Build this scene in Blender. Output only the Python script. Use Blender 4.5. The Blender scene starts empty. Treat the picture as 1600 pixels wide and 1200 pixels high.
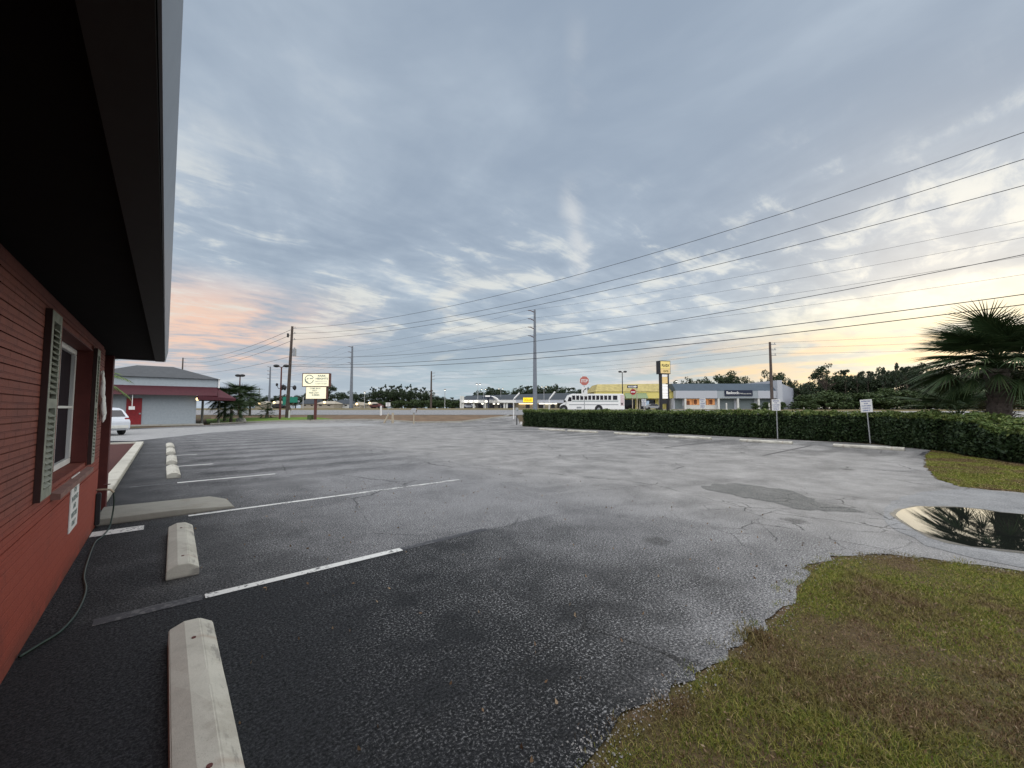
import bpy, bmesh, math, random
import numpy as np
from mathutils import Vector, Matrix
from mathutils.geometry import delaunay_2d_cdt
random.seed(7); rng = np.random.default_rng(7)
SKY_FILL = 1.1
C = bpy.context.scene.collection
PI = math.pi

# ------------------------------------------------------------------ camera geometry
F_PX, H = 635.0, 1.6
YAW = math.atan(540/635.0); PITCH = math.atan(38/635.0)
FW = Vector((math.sin(YAW)*math.cos(PITCH), math.cos(YAW)*math.cos(PITCH), math.sin(PITCH)))
RT = Vector((math.cos(YAW), -math.sin(YAW), 0)); UP = RT.cross(FW)
FH = Vector((math.sin(YAW), math.cos(YAW), 0))
def ray(px, py): return FW*F_PX + RT*(px-800) - UP*(py-600)
TP = [(-1e4,0),(45,0),(57,.70),(70,1.05),(97,1.20),(125,1.62),(1e5,1.62)]
def T(D):
    for (a,za),(b,zb) in zip(TP, TP[1:]):
        if D <= b: return za+(zb-za)*(D-a)/(b-a)
    return TP[-1][1]
def Txy(x, y): return T(x*FH.x+y*FH.y)
def P3(px, py, D):                       # the point of the place at depth D seen along a direction
    d = ray(px, py); t = D/d.dot(FH); return Vector((d.x*t, d.y*t, H+d.z*t))
def gp(px, py):                          # where that direction meets the ground
    d = ray(px, py); k = d.z/d.dot(FH); D = .4; s = .1
    while H+k*D > T(D) and D < 500: D += s; s = max(.05, D*.004)
    lo, hi = D-s, D
    for _ in range(20):
        m = (lo+hi)/2
        if H+k*m > T(m): lo = m
        else: hi = m
    t = hi/d.dot(FH); return (d.x*t, d.y*t)

# ------------------------------------------------------------------ object helpers
def tag(o, label=None, cat=None, group=None, kind=None):
    if label: o['label'] = label
    if cat: o['category'] = cat
    if group: o['group'] = group
    if kind: o['kind'] = kind
    return o
def thing(name, label, cat, loc=(0,0,0), rz=0, group=None):
    o = bpy.data.objects.new(name, None); C.objects.link(o); o.empty_display_size = .2
    o.location = loc; o.rotation_euler = (0,0,rz)
    return tag(o, label, cat, group)
class MB:
    def __init__(s): s.v = []; s.f = []; s.m = []
    def add(s, vs, fs, mi=0):
        b = len(s.v); s.v += [tuple(v) for v in vs]; s.f += [tuple(i+b for i in f) for f in fs]; s.m += [mi]*len(fs); return s
    def box(s, c, d, rz=0, mi=0, rx=0, ry=0, taper=1):
        M = Matrix.Rotation(rz,3,'Z') @ Matrix.Rotation(ry,3,'Y') @ Matrix.Rotation(rx,3,'X')
        vs = []
        for z in (-.5,.5):
            k = taper if z > 0 else 1
            for x,y in ((-.5,-.5),(.5,-.5),(.5,.5),(-.5,.5)):
                vs.append(M @ Vector((x*d[0]*k, y*d[1]*k, z*d[2])) + Vector(c))
        return s.add(vs, [(0,3,2,1),(4,5,6,7),(0,1,5,4),(1,2,6,5),(2,3,7,6),(3,0,4,7)], mi)
    def b2(s, a, b, mi=0):
        return s.box([(a[i]+b[i])/2 for i in range(3)], [abs(b[i]-a[i]) for i in range(3)], mi=mi)
    def cyl(s, p, q, r0, r1=None, n=12, mi=0, caps=True):
        p, q = Vector(p), Vector(q); r1 = r0 if r1 is None else r1; d = (q-p).normalized()
        a = d.orthogonal().normalized(); b = d.cross(a); vs = []
        for c, r in ((p,r0),(q,r1)):
            for i in range(n):
                t = 2*PI*i/n; vs.append(c+a*math.cos(t)*r+b*math.sin(t)*r)
        fs = [(i,(i+1)%n,n+(i+1)%n,n+i) for i in range(n)]
        if caps: fs += [tuple(range(n-1,-1,-1)), tuple(range(n,2*n))]
        return s.add(vs, fs, mi)
    def tube(s, pts, r, n=8, mi=0):
        pts = [Vector(p) for p in pts]; rs = r if isinstance(r,(list,tuple)) else [r]*len(pts)
        vs = []; a = None
        for i, p in enumerate(pts):
            d = (pts[min(i+1,len(pts)-1)]-pts[max(i-1,0)]).normalized()
            a = d.orthogonal().normalized() if a is None else (a-d*a.dot(d)).normalized()
            b = d.cross(a)
            for k in range(n):
                t = 2*PI*k/n; vs.append(p+(a*math.cos(t)+b*math.sin(t))*rs[i])
        fs = [(i*n+k, i*n+(k+1)%n, (i+1)*n+(k+1)%n, (i+1)*n+k) for i in range(len(pts)-1) for k in range(n)]
        fs += [tuple(range(n-1,-1,-1)), tuple(range((len(pts)-1)*n, len(pts)*n))]
        return s.add(vs, fs, mi)
    def prism(s, poly, axis, a, b, mi=0):            # outline poly extruded along axis from a to b
        n = len(poly)
        def mk(u, v, w): return {'x':(w,u,v),'y':(u,w,v),'z':(u,v,w)}[axis]
        vs = [mk(u,v,a) for u,v in poly]+[mk(u,v,b) for u,v in poly]
        fs = [tuple(range(n-1,-1,-1)), tuple(range(n,2*n))]+[(i,(i+1)%n,n+(i+1)%n,n+i) for i in range(n)]
        return s.add(vs, fs, mi)
    def ball(s, c, r, n=10, m=6, mi=0, sq=(1,1,1), jit=0):
        vs = []; 
        for j in range(m+1):
            ph = PI*j/m
            for i in range(n):
                k = 1+random.uniform(-jit,jit)
                vs.append((c[0]+r*sq[0]*k*math.sin(ph)*math.cos(2*PI*i/n), c[1]+r*sq[1]*k*math.sin(ph)*math.sin(2*PI*i/n), c[2]+r*sq[2]*k*math.cos(ph)))
        fs = [(j*n+i, (j+1)*n+i, (j+1)*n+(i+1)%n, j*n+(i+1)%n) for j in range(m) for i in range(n)]
        return s.add(vs, fs, mi)
    def build(s, name, mats, parent=None, smooth=False, bevel=0, loc=None):
        me = bpy.data.meshes.new(name); me.from_pydata(s.v, [], s.f)
        if not isinstance(mats,(list,tuple)): mats = [mats]
        for m in mats: me.materials.append(m)
        if len(mats) > 1: me.polygons.foreach_set('material_index', s.m)
        bm = bmesh.new(); bm.from_mesh(me); bmesh.ops.recalc_face_normals(bm, faces=bm.faces)
        if bevel: bmesh.ops.bevel(bm, geom=[e for e in bm.edges if len(e.link_faces)==2 and e.calc_face_angle(0) > .5], offset=bevel, segments=2, affect='EDGES')
        bm.to_mesh(me); bm.free()
        if smooth:
            me.polygons.foreach_set('use_smooth', [True]*len(me.polygons))
        me.update(); o = bpy.data.objects.new(name, me); C.objects.link(o)
        if parent: o.parent = parent
        if loc: o.location = loc
        return o
def np_mesh(name, V, Fs, mats, parent=None, mi=None):
    me = bpy.data.meshes.new(name); k = Fs.shape[1]
    me.vertices.add(len(V)); me.vertices.foreach_set('co', np.ascontiguousarray(V, dtype=np.float32).ravel())
    me.loops.add(Fs.size); me.loops.foreach_set('vertex_index', Fs.astype(np.int32).ravel())
    me.polygons.add(len(Fs)); me.polygons.foreach_set('loop_start', np.arange(len(Fs), dtype=np.int32)*k)
    me.polygons.foreach_set('loop_total', np.full(len(Fs), k, dtype=np.int32))
    for m in (mats if isinstance(mats,(list,tuple)) else [mats]): me.materials.append(m)
    if mi is not None: me.polygons.foreach_set('material_index', mi.astype(np.int32))
    me.update(calc_edges=True)
    o = bpy.data.objects.new(name, me); C.objects.link(o)
    if parent: o.parent = parent
    return o
def copy_tree(o, parent=None):
    c = o.copy(); C.objects.link(c)
    if parent: c.parent = parent
    for ch in list(o.children): copy_tree(ch, c)
    return c
FONT_CACHE = {}
def text_verts(s):
    if s in FONT_CACHE: return FONT_CACHE[s]
    cu = bpy.data.curves.new('t','FONT'); cu.body = s; cu.align_x = 'CENTER'; cu.align_y = 'CENTER'; cu.size = 1; cu.resolution_u = 3; cu.offset = .03
    o = bpy.data.objects.new('t', cu); C.objects.link(o)
    dg = bpy.context.evaluated_depsgraph_get(); me = bpy.data.meshes.new_from_object(o.evaluated_get(dg))
    V = np.array([v.co[:2] for v in me.vertices]); Fs = [tuple(p.vertices) for p in me.polygons]
    bpy.data.objects.remove(o); bpy.data.curves.remove(cu); bpy.data.meshes.remove(me)
    FONT_CACHE[s] = (V, Fs); return V, Fs
def add_text(mb, s, c, w, h, ux=(1,0,0), uz=(0,0,1), mi=0):   # words fitted to width w and height h on a plane
    V, Fs = text_verts(s); lo, hi = V.min(0), V.max(0); ux, uz, c = Vector(ux), Vector(uz), Vector(c)
    sx, sy = w/(hi[0]-lo[0]), h/(hi[1]-lo[1])
    mb.add([c+ux*((v[0]-(lo[0]+hi[0])/2)*sx)+uz*((v[1]-(lo[1]+hi[1])/2)*sy) for v in V], Fs, mi)

# ------------------------------------------------------------------ materials
class NT:
    def __init__(s, name):
        s.m = bpy.data.materials.new(name); s.m.use_nodes = True; s.t = s.m.node_tree
        s.b = s.t.nodes['Principled BSDF']; s.b.inputs['Specular IOR Level'].default_value = .4
    def n(s, ty, **kw):
        nd = s.t.nodes.new(ty)
        for k, v in kw.items():
            if k in nd.inputs.keys(): s.set(nd.inputs[k], v)
            else: setattr(nd, k, v)
        return nd
    def set(s, sock, v):
        if isinstance(v, bpy.types.NodeSocket): s.t.links.new(v, sock)
        elif isinstance(v, tuple) and len(v) == 3 and sock.type == 'RGBA': sock.default_value = (*v, 1)
        else: sock.default_value = v
    def co(s, out='Object'): return s.n('ShaderNodeTexCoord').outputs[out]
    def sep(s, v): return s.n('ShaderNodeSeparateXYZ', Vector=v).outputs
    def math(s, op, a, b=0, clamp=False):
        nd = s.t.nodes.new('ShaderNodeMath'); nd.operation = op; nd.use_clamp = clamp
        s.set(nd.inputs[0], a); s.set(nd.inputs[1], b); return nd.outputs[0]
    def noise(s, vec, scale, detail=4, rough=.55, dist=0):
        return s.n('ShaderNodeTexNoise', Vector=vec, Scale=scale, Detail=detail, Roughness=rough, Distortion=dist).outputs[0]
    def vor(s, vec, scale, feature='F1', out='Distance', rnd=1):
        nd = s.t.nodes.new('ShaderNodeTexVoronoi'); nd.feature = feature
        s.set(nd.inputs['Vector'], vec); nd.inputs['Scale'].default_value = scale; nd.inputs['Randomness'].default_value = rnd
        return nd.outputs[out]
    def ramp(s, fac, stops):
        nd = s.t.nodes.new('ShaderNodeValToRGB'); s.set(nd.inputs[0], fac); e = nd.color_ramp.elements
        while len(e) < len(stops): e.new(.5)
        for el, (p, c) in zip(e, stops):
            el.position = p; el.color = (*c, 1) if isinstance(c, tuple) else (c, c, c, 1)
        return nd.outputs[0]
    def smooth(s, v, a, b):
        nd = s.t.nodes.new('ShaderNodeMapRange'); nd.interpolation_type = 'SMOOTHSTEP'
        s.set(nd.inputs[0], v); nd.inputs[1].default_value = a; nd.inputs[2].default_value = b; return nd.outputs[0]
    def mix(s, f, a, b, mode='MIX'):
        nd = s.t.nodes.new('ShaderNodeMix'); nd.data_type = 'RGBA'; nd.blend_type = mode
        s.set(nd.inputs[0], f); s.set(nd.inputs[6], a); s.set(nd.inputs[7], b); return nd.outputs[2]
    def vscale(s, v, sc):
        nd = s.t.nodes.new('ShaderNodeMapping'); s.set(nd.inputs[0], v); nd.inputs['Scale'].default_value = sc; return nd.outputs[0]
    def bump(s, h, strength=.3, dist=.01):
        nd = s.n('ShaderNodeBump', Height=h, Strength=strength, Distance=dist); s.t.links.new(nd.outputs[0], s.b.inputs['Normal'])
    def base(s, c): s.set(s.b.inputs['Base Color'], c)
    def rough(s, r): s.set(s.b.inputs['Roughness'], r)
def mat(name, col, rough=.6, var=.18, scale=6, bump=0, bscale=60, metal=0, spec=.4, emit=0, ecol=None):
    t = NT(name); co = t.co()
    n = t.noise(co, scale, 5, .6)
    t.base(t.ramp(n, [(.3, tuple(c*(1-var) for c in col)), (.7, tuple(min(1,c*(1+var)) for c in col))]))
    t.rough(rough); t.b.inputs['Metallic'].default_value = metal; t.b.inputs['Specular IOR Level'].default_value = spec
    if bump: t.bump(t.noise(co, bscale, 3), bump, .004)
    if emit:
        t.b.inputs['Emission Color'].default_value = (*(ecol or col), 1); t.b.inputs['Emission Strength'].default_value = emit
    return t.m
def foliage_mat(name, a, b, c=None, rough=.55, scale=.6, trans=.0):
    t = NT(name); co = t.co(); r = t.n('ShaderNodeNewGeometry').outputs['Random Per Island']
    stops = [(0, a), (.6, b)] + ([(1, c)] if c else [])
    m1 = t.ramp(r, stops); n = t.noise(co, scale, 3)
    t.base(t.mix(.45, m1, t.ramp(n, [(.35, a), (.65, b)]))); t.rough(rough); t.b.inputs['Specular IOR Level'].default_value = .25
    return t.m
M = {}
M['stop_concrete'] = None
def concrete(name, col, grain=.25):
    t = NT(name); co = t.co()
    n1 = t.noise(co, 5, 6, .65); n2 = t.noise(co, 160, 3, .7); v = t.vor(co, 55)
    c = t.ramp(n1, [(.3, tuple(x*.86 for x in col)), (.55, col), (.75, tuple(min(1,x*1.06) for x in col))])
    c = t.mix(t.smooth(n2, .58, .72), c, tuple(x*.55 for x in col))
    c = t.mix(t.math('MULTIPLY', t.smooth(t.noise(co, 1.7, 5, .7), .52, .66), .35), c, (.20,.17,.13))
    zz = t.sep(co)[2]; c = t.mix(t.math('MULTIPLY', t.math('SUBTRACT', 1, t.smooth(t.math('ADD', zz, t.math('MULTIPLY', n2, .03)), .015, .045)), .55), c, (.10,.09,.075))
    t.base(t.mix(t.math('MULTIPLY', t.smooth(v, .16, .05), grain), c, (.12,.11,.1))); t.rough(.85)
    if 'stop' in name:
        x_, y_, z_ = t.sep(co); dd = t.math('ABSOLUTE', t.math('SUBTRACT', t.math('ABSOLUTE', y_), .62)); rs = t.math('MULTIPLY', t.math('SUBTRACT', 1, t.smooth(t.math('ADD', dd, t.math('MULTIPLY', n2, .05)), .02, .07)), t.smooth(x_, -.02, .05))
        sc_ = t.math('MULTIPLY', t.smooth(x_, .03, .10), t.smooth(t.noise(t.vscale(co,(1,.5,3)), 6, 4, .7), .52, .62))
        cc = t.b.inputs['Base Color'].links[0].from_socket; cc = t.mix(t.math('MULTIPLY', rs, .35), cc, (.22,.11,.06)); t.base(t.mix(t.math('MULTIPLY', sc_, .55), cc, (.14,.135,.125)))
    t.bump(t.math('ADD', n2, t.math('MULTIPLY', v, .5)), .35, .003); return t.m
M['concrete'] = concrete('wheel_stop_concrete', (.50,.485,.42))
M['kerb'] = concrete('kerb_concrete', (.38,.37,.33))
M['slab'] = concrete('slab_concrete', (.30,.29,.25))

# asphalt of the parking lot
def asphalt(name, kind):
    t = NT(name); co = t.co(); x, y, z = t.sep(co)
    big = t.noise(co, .35, 5, .6); mid = t.noise(co, 1.6, 5, .65); fine = t.noise(co, 26, 4, .7)
    ag = t.vor(co, 85, out='Color'); agv = t.sep(ag)[0]; ag2 = t.sep(t.vor(co, 150, out='Color'))[1]
    ng = t.noise(co, 62, 6, .78, .3)
    worn = t.ramp(agv, [(0,(.07,.07,.075)),(.45,(.21,.21,.22)),(.8,(.36,.36,.37)),(1,(.55,.55,.54))])
    worn = t.mix(.72, worn, t.ramp(ng, [(.38,(.02,.02,.022)),(.48,(.11,.11,.112)),(.56,(.34,.34,.34)),(.66,(.72,.71,.70))]))
    seal = t.mix(t.math('MULTIPLY', t.smooth(ng, .54, .62), t.math('MULTIPLY', t.smooth(t.noise(co, 2.6, 4), .34, .58), t.math('ADD', .12, t.math('MULTIPLY', t.smooth(t.math('ADD', x, t.math('MULTIPLY', mid, .8)), .6, 1.9), .88)))), t.mix(t.smooth(fine,.35,.7),(.009,.010,.011),(.020,.021,.023)), (.42,.42,.42))
    soft = t.mix(t.smooth(fine, .35, .7), (.010,.011,.012), (.022,.023,.026))
    if kind == 'lot':
        xj = t.math('ADD', t.math('ADD', x, t.math('MULTIPLY', t.smooth(t.math('ADD', y, t.math('MULTIPLY', mid, .15)), 4.42, 4.52), 2.5)), t.math('MULTIPLY', t.math('SUBTRACT', mid, .5), 2.4))
        # fresh sealer beside the building, thinning out towards the middle of the lot
        f1 = t.smooth(xj, .1, 2.6)
        yk = t.math('ADD', y, t.math('MULTIPLY', t.math('SUBTRACT', big, .5), 4))
        near = t.math('SUBTRACT', 1, t.smooth(t.math('ADD', yk, t.math('MULTIPLY', x, -.75)), .2, 3.8))
        wear = t.math('SUBTRACT', t.smooth(t.math('ADD', xj, t.math('MULTIPLY', y, .06)), 1.9, 6.2), t.math('MULTIPLY', near, .0), True)
        wear = t.math('MAXIMUM', wear, t.math('MULTIPLY', t.math('SUBTRACT', 1, t.smooth(t.math('ADD', y, t.math('MULTIPLY', mid, 1.6)), 1.9, 3.1)), t.smooth(xj, 1.7, 3.2)))
        # tyre-worn bands across the far stalls
        st = t.math('SINE', t.math('ADD', t.math('MULTIPLY', y, 3.7), t.math('MULTIPLY', t.math('SUBTRACT', mid, .5), 5)))
        band = t.math('MULTIPLY', t.smooth(st, -.3, .8), t.math('MULTIPLY', t.smooth(y, 9, 12), t.math('MULTIPLY', t.smooth(x, .3, 1.2), t.math('SUBTRACT', 1, t.smooth(x, 4, 8)))))
        wear = t.math('MAXIMUM', wear, t.math('MULTIPLY', t.smooth(x, .2, 1.4), t.math('MULTIPLY', t.smooth(y, 9, 13), .55)))
        wear = t.math('SUBTRACT', wear, t.math('MULTIPLY', band, .5), True)
        # oil darkened strips of the stalls by the hedge
        ho = t.math('MULTIPLY', t.smooth(x, 15.5, 19), t.smooth(t.noise(t.vscale(co, (.25,.55,1)), 1.1, 3), .42, .6))
        wear = t.math('SUBTRACT', wear, t.math('MULTIPLY', ho, .5), True)
        wear = t.math('MULTIPLY', wear, t.math('ADD', .62, t.math('MULTIPLY', t.smooth(t.noise(co, .8, 6, .7, .6), .3, .62), .38)))
        dk = t.mix(f1, soft, seal)
        far = t.mix(.75, worn, t.ramp(mid, [(.3,(.22,.215,.205)),(.7,(.38,.37,.355))]))
        col = t.mix(wear, dk, t.mix(t.smooth(x, 4.5, 8), worn, far))
        wv = wear
        ov = t.math('ADD', t.vor(co, .42), t.math('MULTIPLY', t.noise(co, 9, 3), .10)); col = t.mix(t.math('MULTIPLY', t.math('SUBTRACT', 1, t.smooth(ov, .09, .15)), .6), col, (.03,.03,.03))
    elif kind == 'pale':
        col = t.mix(.5, t.ramp(mid, [(.3,(.36,.36,.36)),(.7,(.50,.50,.48))]), worn); wv = 1.0
    elif kind == 'patch':
        col = t.mix(.7, worn, t.ramp(mid, [(.3,(.06,.065,.06)),(.7,(.14,.14,.13))])); wv = .6
    elif kind == 'ring':
        col = t.mix(.72, worn, t.ramp(mid, [(.3,(.17,.175,.18)),(.7,(.32,.325,.325))])); wv = .9
    else:
        col = t.mix(.6, t.ramp(big, [(.3,(.24,.24,.245)),(.7,(.33,.33,.33))]), worn); wv = .9
    # cracks
    wco = t.n('ShaderNodeMix', data_type='VECTOR'); 
    wn = t.n('ShaderNodeTexNoise', Vector=co, Scale=1.6, Detail=9, Roughness=.68).outputs['Color']
    t.set(wco.inputs[0], .22); t.t.links.new(co, wco.inputs[4]); t.t.links.new(wn, wco.inputs[5]); wv3 = wco.outputs[1]
    ck = t.vor(wv3, .42, 'DISTANCE_TO_EDGE'); ck2 = t.vor(wv3, 2.2, 'DISTANCE_TO_EDGE')
    mask = t.smooth(t.noise(co, .45, 2), .47, .58)
    c1 = t.math('MULTIPLY', t.smooth(ck, .0045, .001), t.math('MULTIPLY', mask, t.smooth(fine, .3, .5)))
    dx = t.math('SUBTRACT', x, 7.5); dy = t.math('SUBTRACT', y, 2.0)
    rr = t.math('SQRT', t.math('ADD', t.math('MULTIPLY', dx, dx), t.math('MULTIPLY', t.math('MULTIPLY', dy, dy), 3)))
    c2 = t.math('MULTIPLY', t.smooth(ck2, .020, .004), t.math('MULTIPLY', t.math('SUBTRACT', 1, t.smooth(rr, 1.2, 3.4)), t.smooth(mid, .42, .56)))
    cr = t.math('MAXIMUM', c1, c2)
    if kind in ('road',): cr = t.math('MULTIPLY', cr, .3)
    t.base(t.mix(t.math('MULTIPLY', cr, .8), col, (.02,.02,.02)))
    t.rough(t.ramp(ng, [(.4,.92),(.62,.50)])); t.set(t.b.inputs['Specular IOR Level'], t.ramp(ng, [(.45,.12),(.62,.45)]))
    hgt = t.math('SUBTRACT', t.math('ADD', t.math('MULTIPLY', ng, 1.6), t.math('MULTIPLY', fine, .5)), t.math('MULTIPLY', cr, 2))
    t.bump(t.math('MULTIPLY', hgt, t.math('ADD', .35, t.math('MULTIPLY', f1 if kind == 'lot' else 1.0, .65))), .7, .006)
    return t.m
M['asphalt'] = asphalt('lot_asphalt','lot'); M['pale'] = asphalt('pale_asphalt','pale'); M['patch'] = asphalt('patched_asphalt','patch')
M['ring'] = asphalt('damp_asphalt','ring'); M['road'] = asphalt('highway_asphalt','road')
def paint(name, col, wear):
    t = NT(name); co = t.co(); n = t.noise(co, 22, 5, .7); n2 = t.noise(co, 3, 3)
    a = t.smooth(t.math('ADD', t.math('ADD', n, t.math('MULTIPLY', n2, .4)), t.math('MULTIPLY', t.smooth(t.sep(co)[0], 1.0, 5.5), .14)), wear, wear+.10)
    t.base(t.mix(a, col, (.04,.04,.045))); t.rough(.6); return t.m
M['line'] = paint('white_line_paint', (.68,.68,.65), .76); M['oldline'] = paint('faded_line_paint', (.30,.31,.31), .58)
M['ghost'] = paint('worn_line_paint', (.11,.11,.11), .62)
# painted brick
def brick():
    t = NT('red_painted_brick'); co = t.co(); x, y, z = t.sep(co)
    v = t.n('ShaderNodeCombineXYZ', X=t.math('ADD', y, t.math('MULTIPLY', x, 1.0)), Y=z, Z=0.0).outputs[0]
    br = t.n('ShaderNodeTexBrick', Vector=v, Scale=1.0); br.inputs['Mortar Size'].default_value = .006
    br.inputs['Brick Width'].default_value = .22; br.inputs['Row Height'].default_value = .0815; br.inputs['Mortar Smooth'].default_value = .35; br.inputs['Bias'].default_value = -.3
    br.inputs['Color1'].default_value = (.22,.072,.052,1); br.inputs['Color2'].default_value = (.17,.056,.042,1); br.inputs['Mortar'].default_value = (.15,.042,.032,1)
    n = t.noise(co, 3, 5, .65); n2 = t.noise(co, 90, 4, .7)
    c = t.mix(t.smooth(n, .35, .75), br.outputs[0], (.25,.074,.05)); c = t.mix(t.smooth(n2, .55, .8), c, (.11,.03,.022))
    lo = t.math('SUBTRACT', 1, t.smooth(z, .75, 1.1))   # the base is rendered smooth below the windows
    c = t.mix(t.math('MULTIPLY', lo, .7), c, t.mix(t.smooth(n2, .45, .7), (.34,.052,.026), (.22,.038,.020)))
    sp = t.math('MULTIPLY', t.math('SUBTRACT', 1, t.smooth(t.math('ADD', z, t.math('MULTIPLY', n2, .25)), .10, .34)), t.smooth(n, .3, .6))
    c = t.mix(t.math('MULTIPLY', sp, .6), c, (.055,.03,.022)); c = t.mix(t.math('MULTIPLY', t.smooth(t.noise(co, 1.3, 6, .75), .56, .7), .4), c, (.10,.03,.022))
    t.base(c); t.rough(.7)
    hh = t.math('MULTIPLY', br.outputs['Fac'], -1.0)
    hh = t.math('MULTIPLY', hh, t.math('SUBTRACT', 1, t.math('MULTIPLY', lo, .85)))
    t.bump(t.math('ADD', hh, t.math('MULTIPLY', n2, .30)), 1.0, .012); return t.m
M['brick'] = brick()
M['darkred'] = mat('dark_red_trim', (.11,.022,.018), .6, bump=.2)
M['sill'] = mat('grey_brown_sill', (.22,.12,.10), .7, bump=.3)
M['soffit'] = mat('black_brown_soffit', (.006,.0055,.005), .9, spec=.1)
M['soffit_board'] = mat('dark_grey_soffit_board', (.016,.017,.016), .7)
M['fascia'] = mat('pale_grey_fascia', (.17,.19,.22), .4, var=.08)
M['roof'] = mat('grey_shingle', (.075,.08,.085), .85, scale=3, bump=.3)
M['shutter'] = mat('weathered_shutter_paint', (.25,.265,.215), .6, var=.3, scale=14)
M['shutside'] = mat('dark_shutter_edge', (.045,.02,.018), .6)
M['white'] = mat('white_paint', (.78,.78,.76), .45, var=.07)
M['offwhite'] = mat('weathered_white', (.62,.62,.58), .6, var=.12)
M['glassdark'] = mat('dark_window_glass', (.018,.014,.018), .12, var=.3, spec=.6)
M['screen'] = mat('insect_screen', (.022,.015,.020), .9, var=.2, spec=.12)
M['black'] = mat('black_metal', (.02,.02,.022), .5)
M['rubber'] = mat('black_rubber', (.015,.015,.016), .7)
M['hose'] = mat('green_hose', (.012,.03,.022), .4)
M['grey'] = mat('grey_metal', (.33,.34,.35), .45, metal=.4)
M['galv'] = mat('galvanised_steel', (.40,.41,.42), .5, metal=.3)
M['wood'] = mat('weathered_wood_pole', (.085,.065,.055), .85, var=.35, scale=4, bump=.3)
M['steelpole'] = mat('grey_steel_pole', (.17,.19,.22), .6)
M['concpole'] = mat('concrete_pole', (.24,.25,.25), .8)
M['wire'] = mat('black_wire', (.03,.032,.036), .6)
M['palewood'] = mat('pale_timber', (.42,.36,.27), .8)
M['greywall'] = mat('grey_block_wall', (.33,.37,.40), .85, var=.08, bump=.2, bscale=20)
M['maroon'] = mat('maroon_awning', (.062,.006,.013), .55)
M['reddoor'] = mat('red_door_paint', (.22,.01,.015), .5)
M['band'] = mat('blue_grey_band', (.38,.43,.46), .6, var=.06)
M['carpaint'] = mat('white_car_paint', (.62,.65,.70), .22, var=.03, spec=.6)
M['redlens'] = mat('red_lamp_lens', (.25,.02,.025), .2)
M['chrome'] = mat('alloy_wheel', (.45,.45,.46), .3, metal=.8)
M['mulch'] = mat('red_mulch', (.065,.018,.014), .95, var=.5, scale=25, bump=.8, bscale=40)
M['blue'] = mat('blue_lettering', (.05,.09,.30), .5)
M['signgreen'] = mat('green_grey_lettering', (.16,.22,.21), .6)
M['signred'] = mat('faded_sign_red', (.50,.16,.13), .5, var=.1)
M['red'] = mat('sign_red', (.32,.02,.03), .45)
M['navy'] = mat('navy_sign', (.012,.018,.045), .5)
M['blk'] = mat('black_lettering', (.02,.02,.02), .5)
M['green'] = mat('highway_sign_green', (.01,.19,.13), .45)
M['rust'] = mat('rusty_brown_steel', (.10,.03,.025), .6)
def glow(name, col, k): return mat(name, tuple(min(1,c*.8) for c in col), .5, emit=k, ecol=col, var=.03)
M['lit_sign'] = glow('lit_sign_face', (1,.94,.66), .46)
M['lit_panel'] = glow('lit_white_panel', (1,.98,.95), .3)
M['lit_yellow'] = glow('lit_yellow_panel', (.85,.68,.25), .3)
M['lit_sign_dim'] = glow('dim_lit_panel', (.75,.55,.25), .35)
M['lamp'] = glow('lit_lamp', (1,.95,.8), 2.5)
M['lampwarm'] = glow('warm_lit_lamp', (1,.75,.4), 2.5)
M['neon'] = glow('yellow_sign_light', (1,.72,.02), .8)
M['orange_win'] = glow('orange_lit_window', (.80,.36,.14), .30)
M['yellowwall'] = mat('pale_yellow_plaster', (.74,.64,.20), .7, var=.1)
M['yellowroof'] = mat('olive_yellow_roof', (.42,.35,.14), .75, var=.25, scale=1)
M['bluegreen'] = mat('dull_blue_green_roof', (.055,.080,.105), .6, var=.12, scale=1)
M['lilac'] = mat('pale_grey_fascia_panel', (.46,.48,.52), .6, var=.06)
M['shade'] = mat('store_shutter_grey', (.15,.18,.185), .6)
M['cream'] = mat('cream_stucco', (.38,.34,.27), .8)
M['darkroof'] = mat('charcoal_roof', (.045,.055,.065), .8)
M['rock'] = mat('pale_boulder', (.42,.42,.38), .85, var=.3, bump=.6, bscale=12)
M['bark'] = mat('brown_bark', (.065,.05,.04), .9, var=.3, bump=.5, bscale=20)
M['palmbark'] = mat('fibrous_palm_bark', (.09,.075,.065), .95, var=.45, scale=10, bump=.8, bscale=30)
M['leaf_dark'] = foliage_mat('dark_tree_leaves', (.018,.032,.014), (.035,.055,.024), (.06,.08,.035))
M['leaf_pine'] = foliage_mat('pine_needles', (.020,.034,.020), (.036,.052,.030), (.055,.07,.04))
M['leaf_mid'] = foliage_mat('mid_green_leaves', (.03,.055,.018), (.06,.09,.03), (.10,.13,.05))
M['leaf_hedge'] = foliage_mat('hedge_leaves', (.012,.027,.010), (.028,.050,.018), (.065,.095,.034), scale=1.5)
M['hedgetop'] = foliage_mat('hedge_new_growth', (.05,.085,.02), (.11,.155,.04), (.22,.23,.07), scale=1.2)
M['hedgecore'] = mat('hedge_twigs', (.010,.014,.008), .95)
M['palm'] = foliage_mat('palm_blades', (.020,.042,.016), (.042,.072,.026), (.08,.105,.042))
M['palmbright'] = foliage_mat('bright_palm_leaflets', (.07,.12,.03), (.12,.18,.05), (.22,.26,.10))
M['palmdead'] = foliage_mat('dry_palm_blades', (.09,.075,.05), (.14,.12,.08), (.18,.16,.10))
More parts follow.
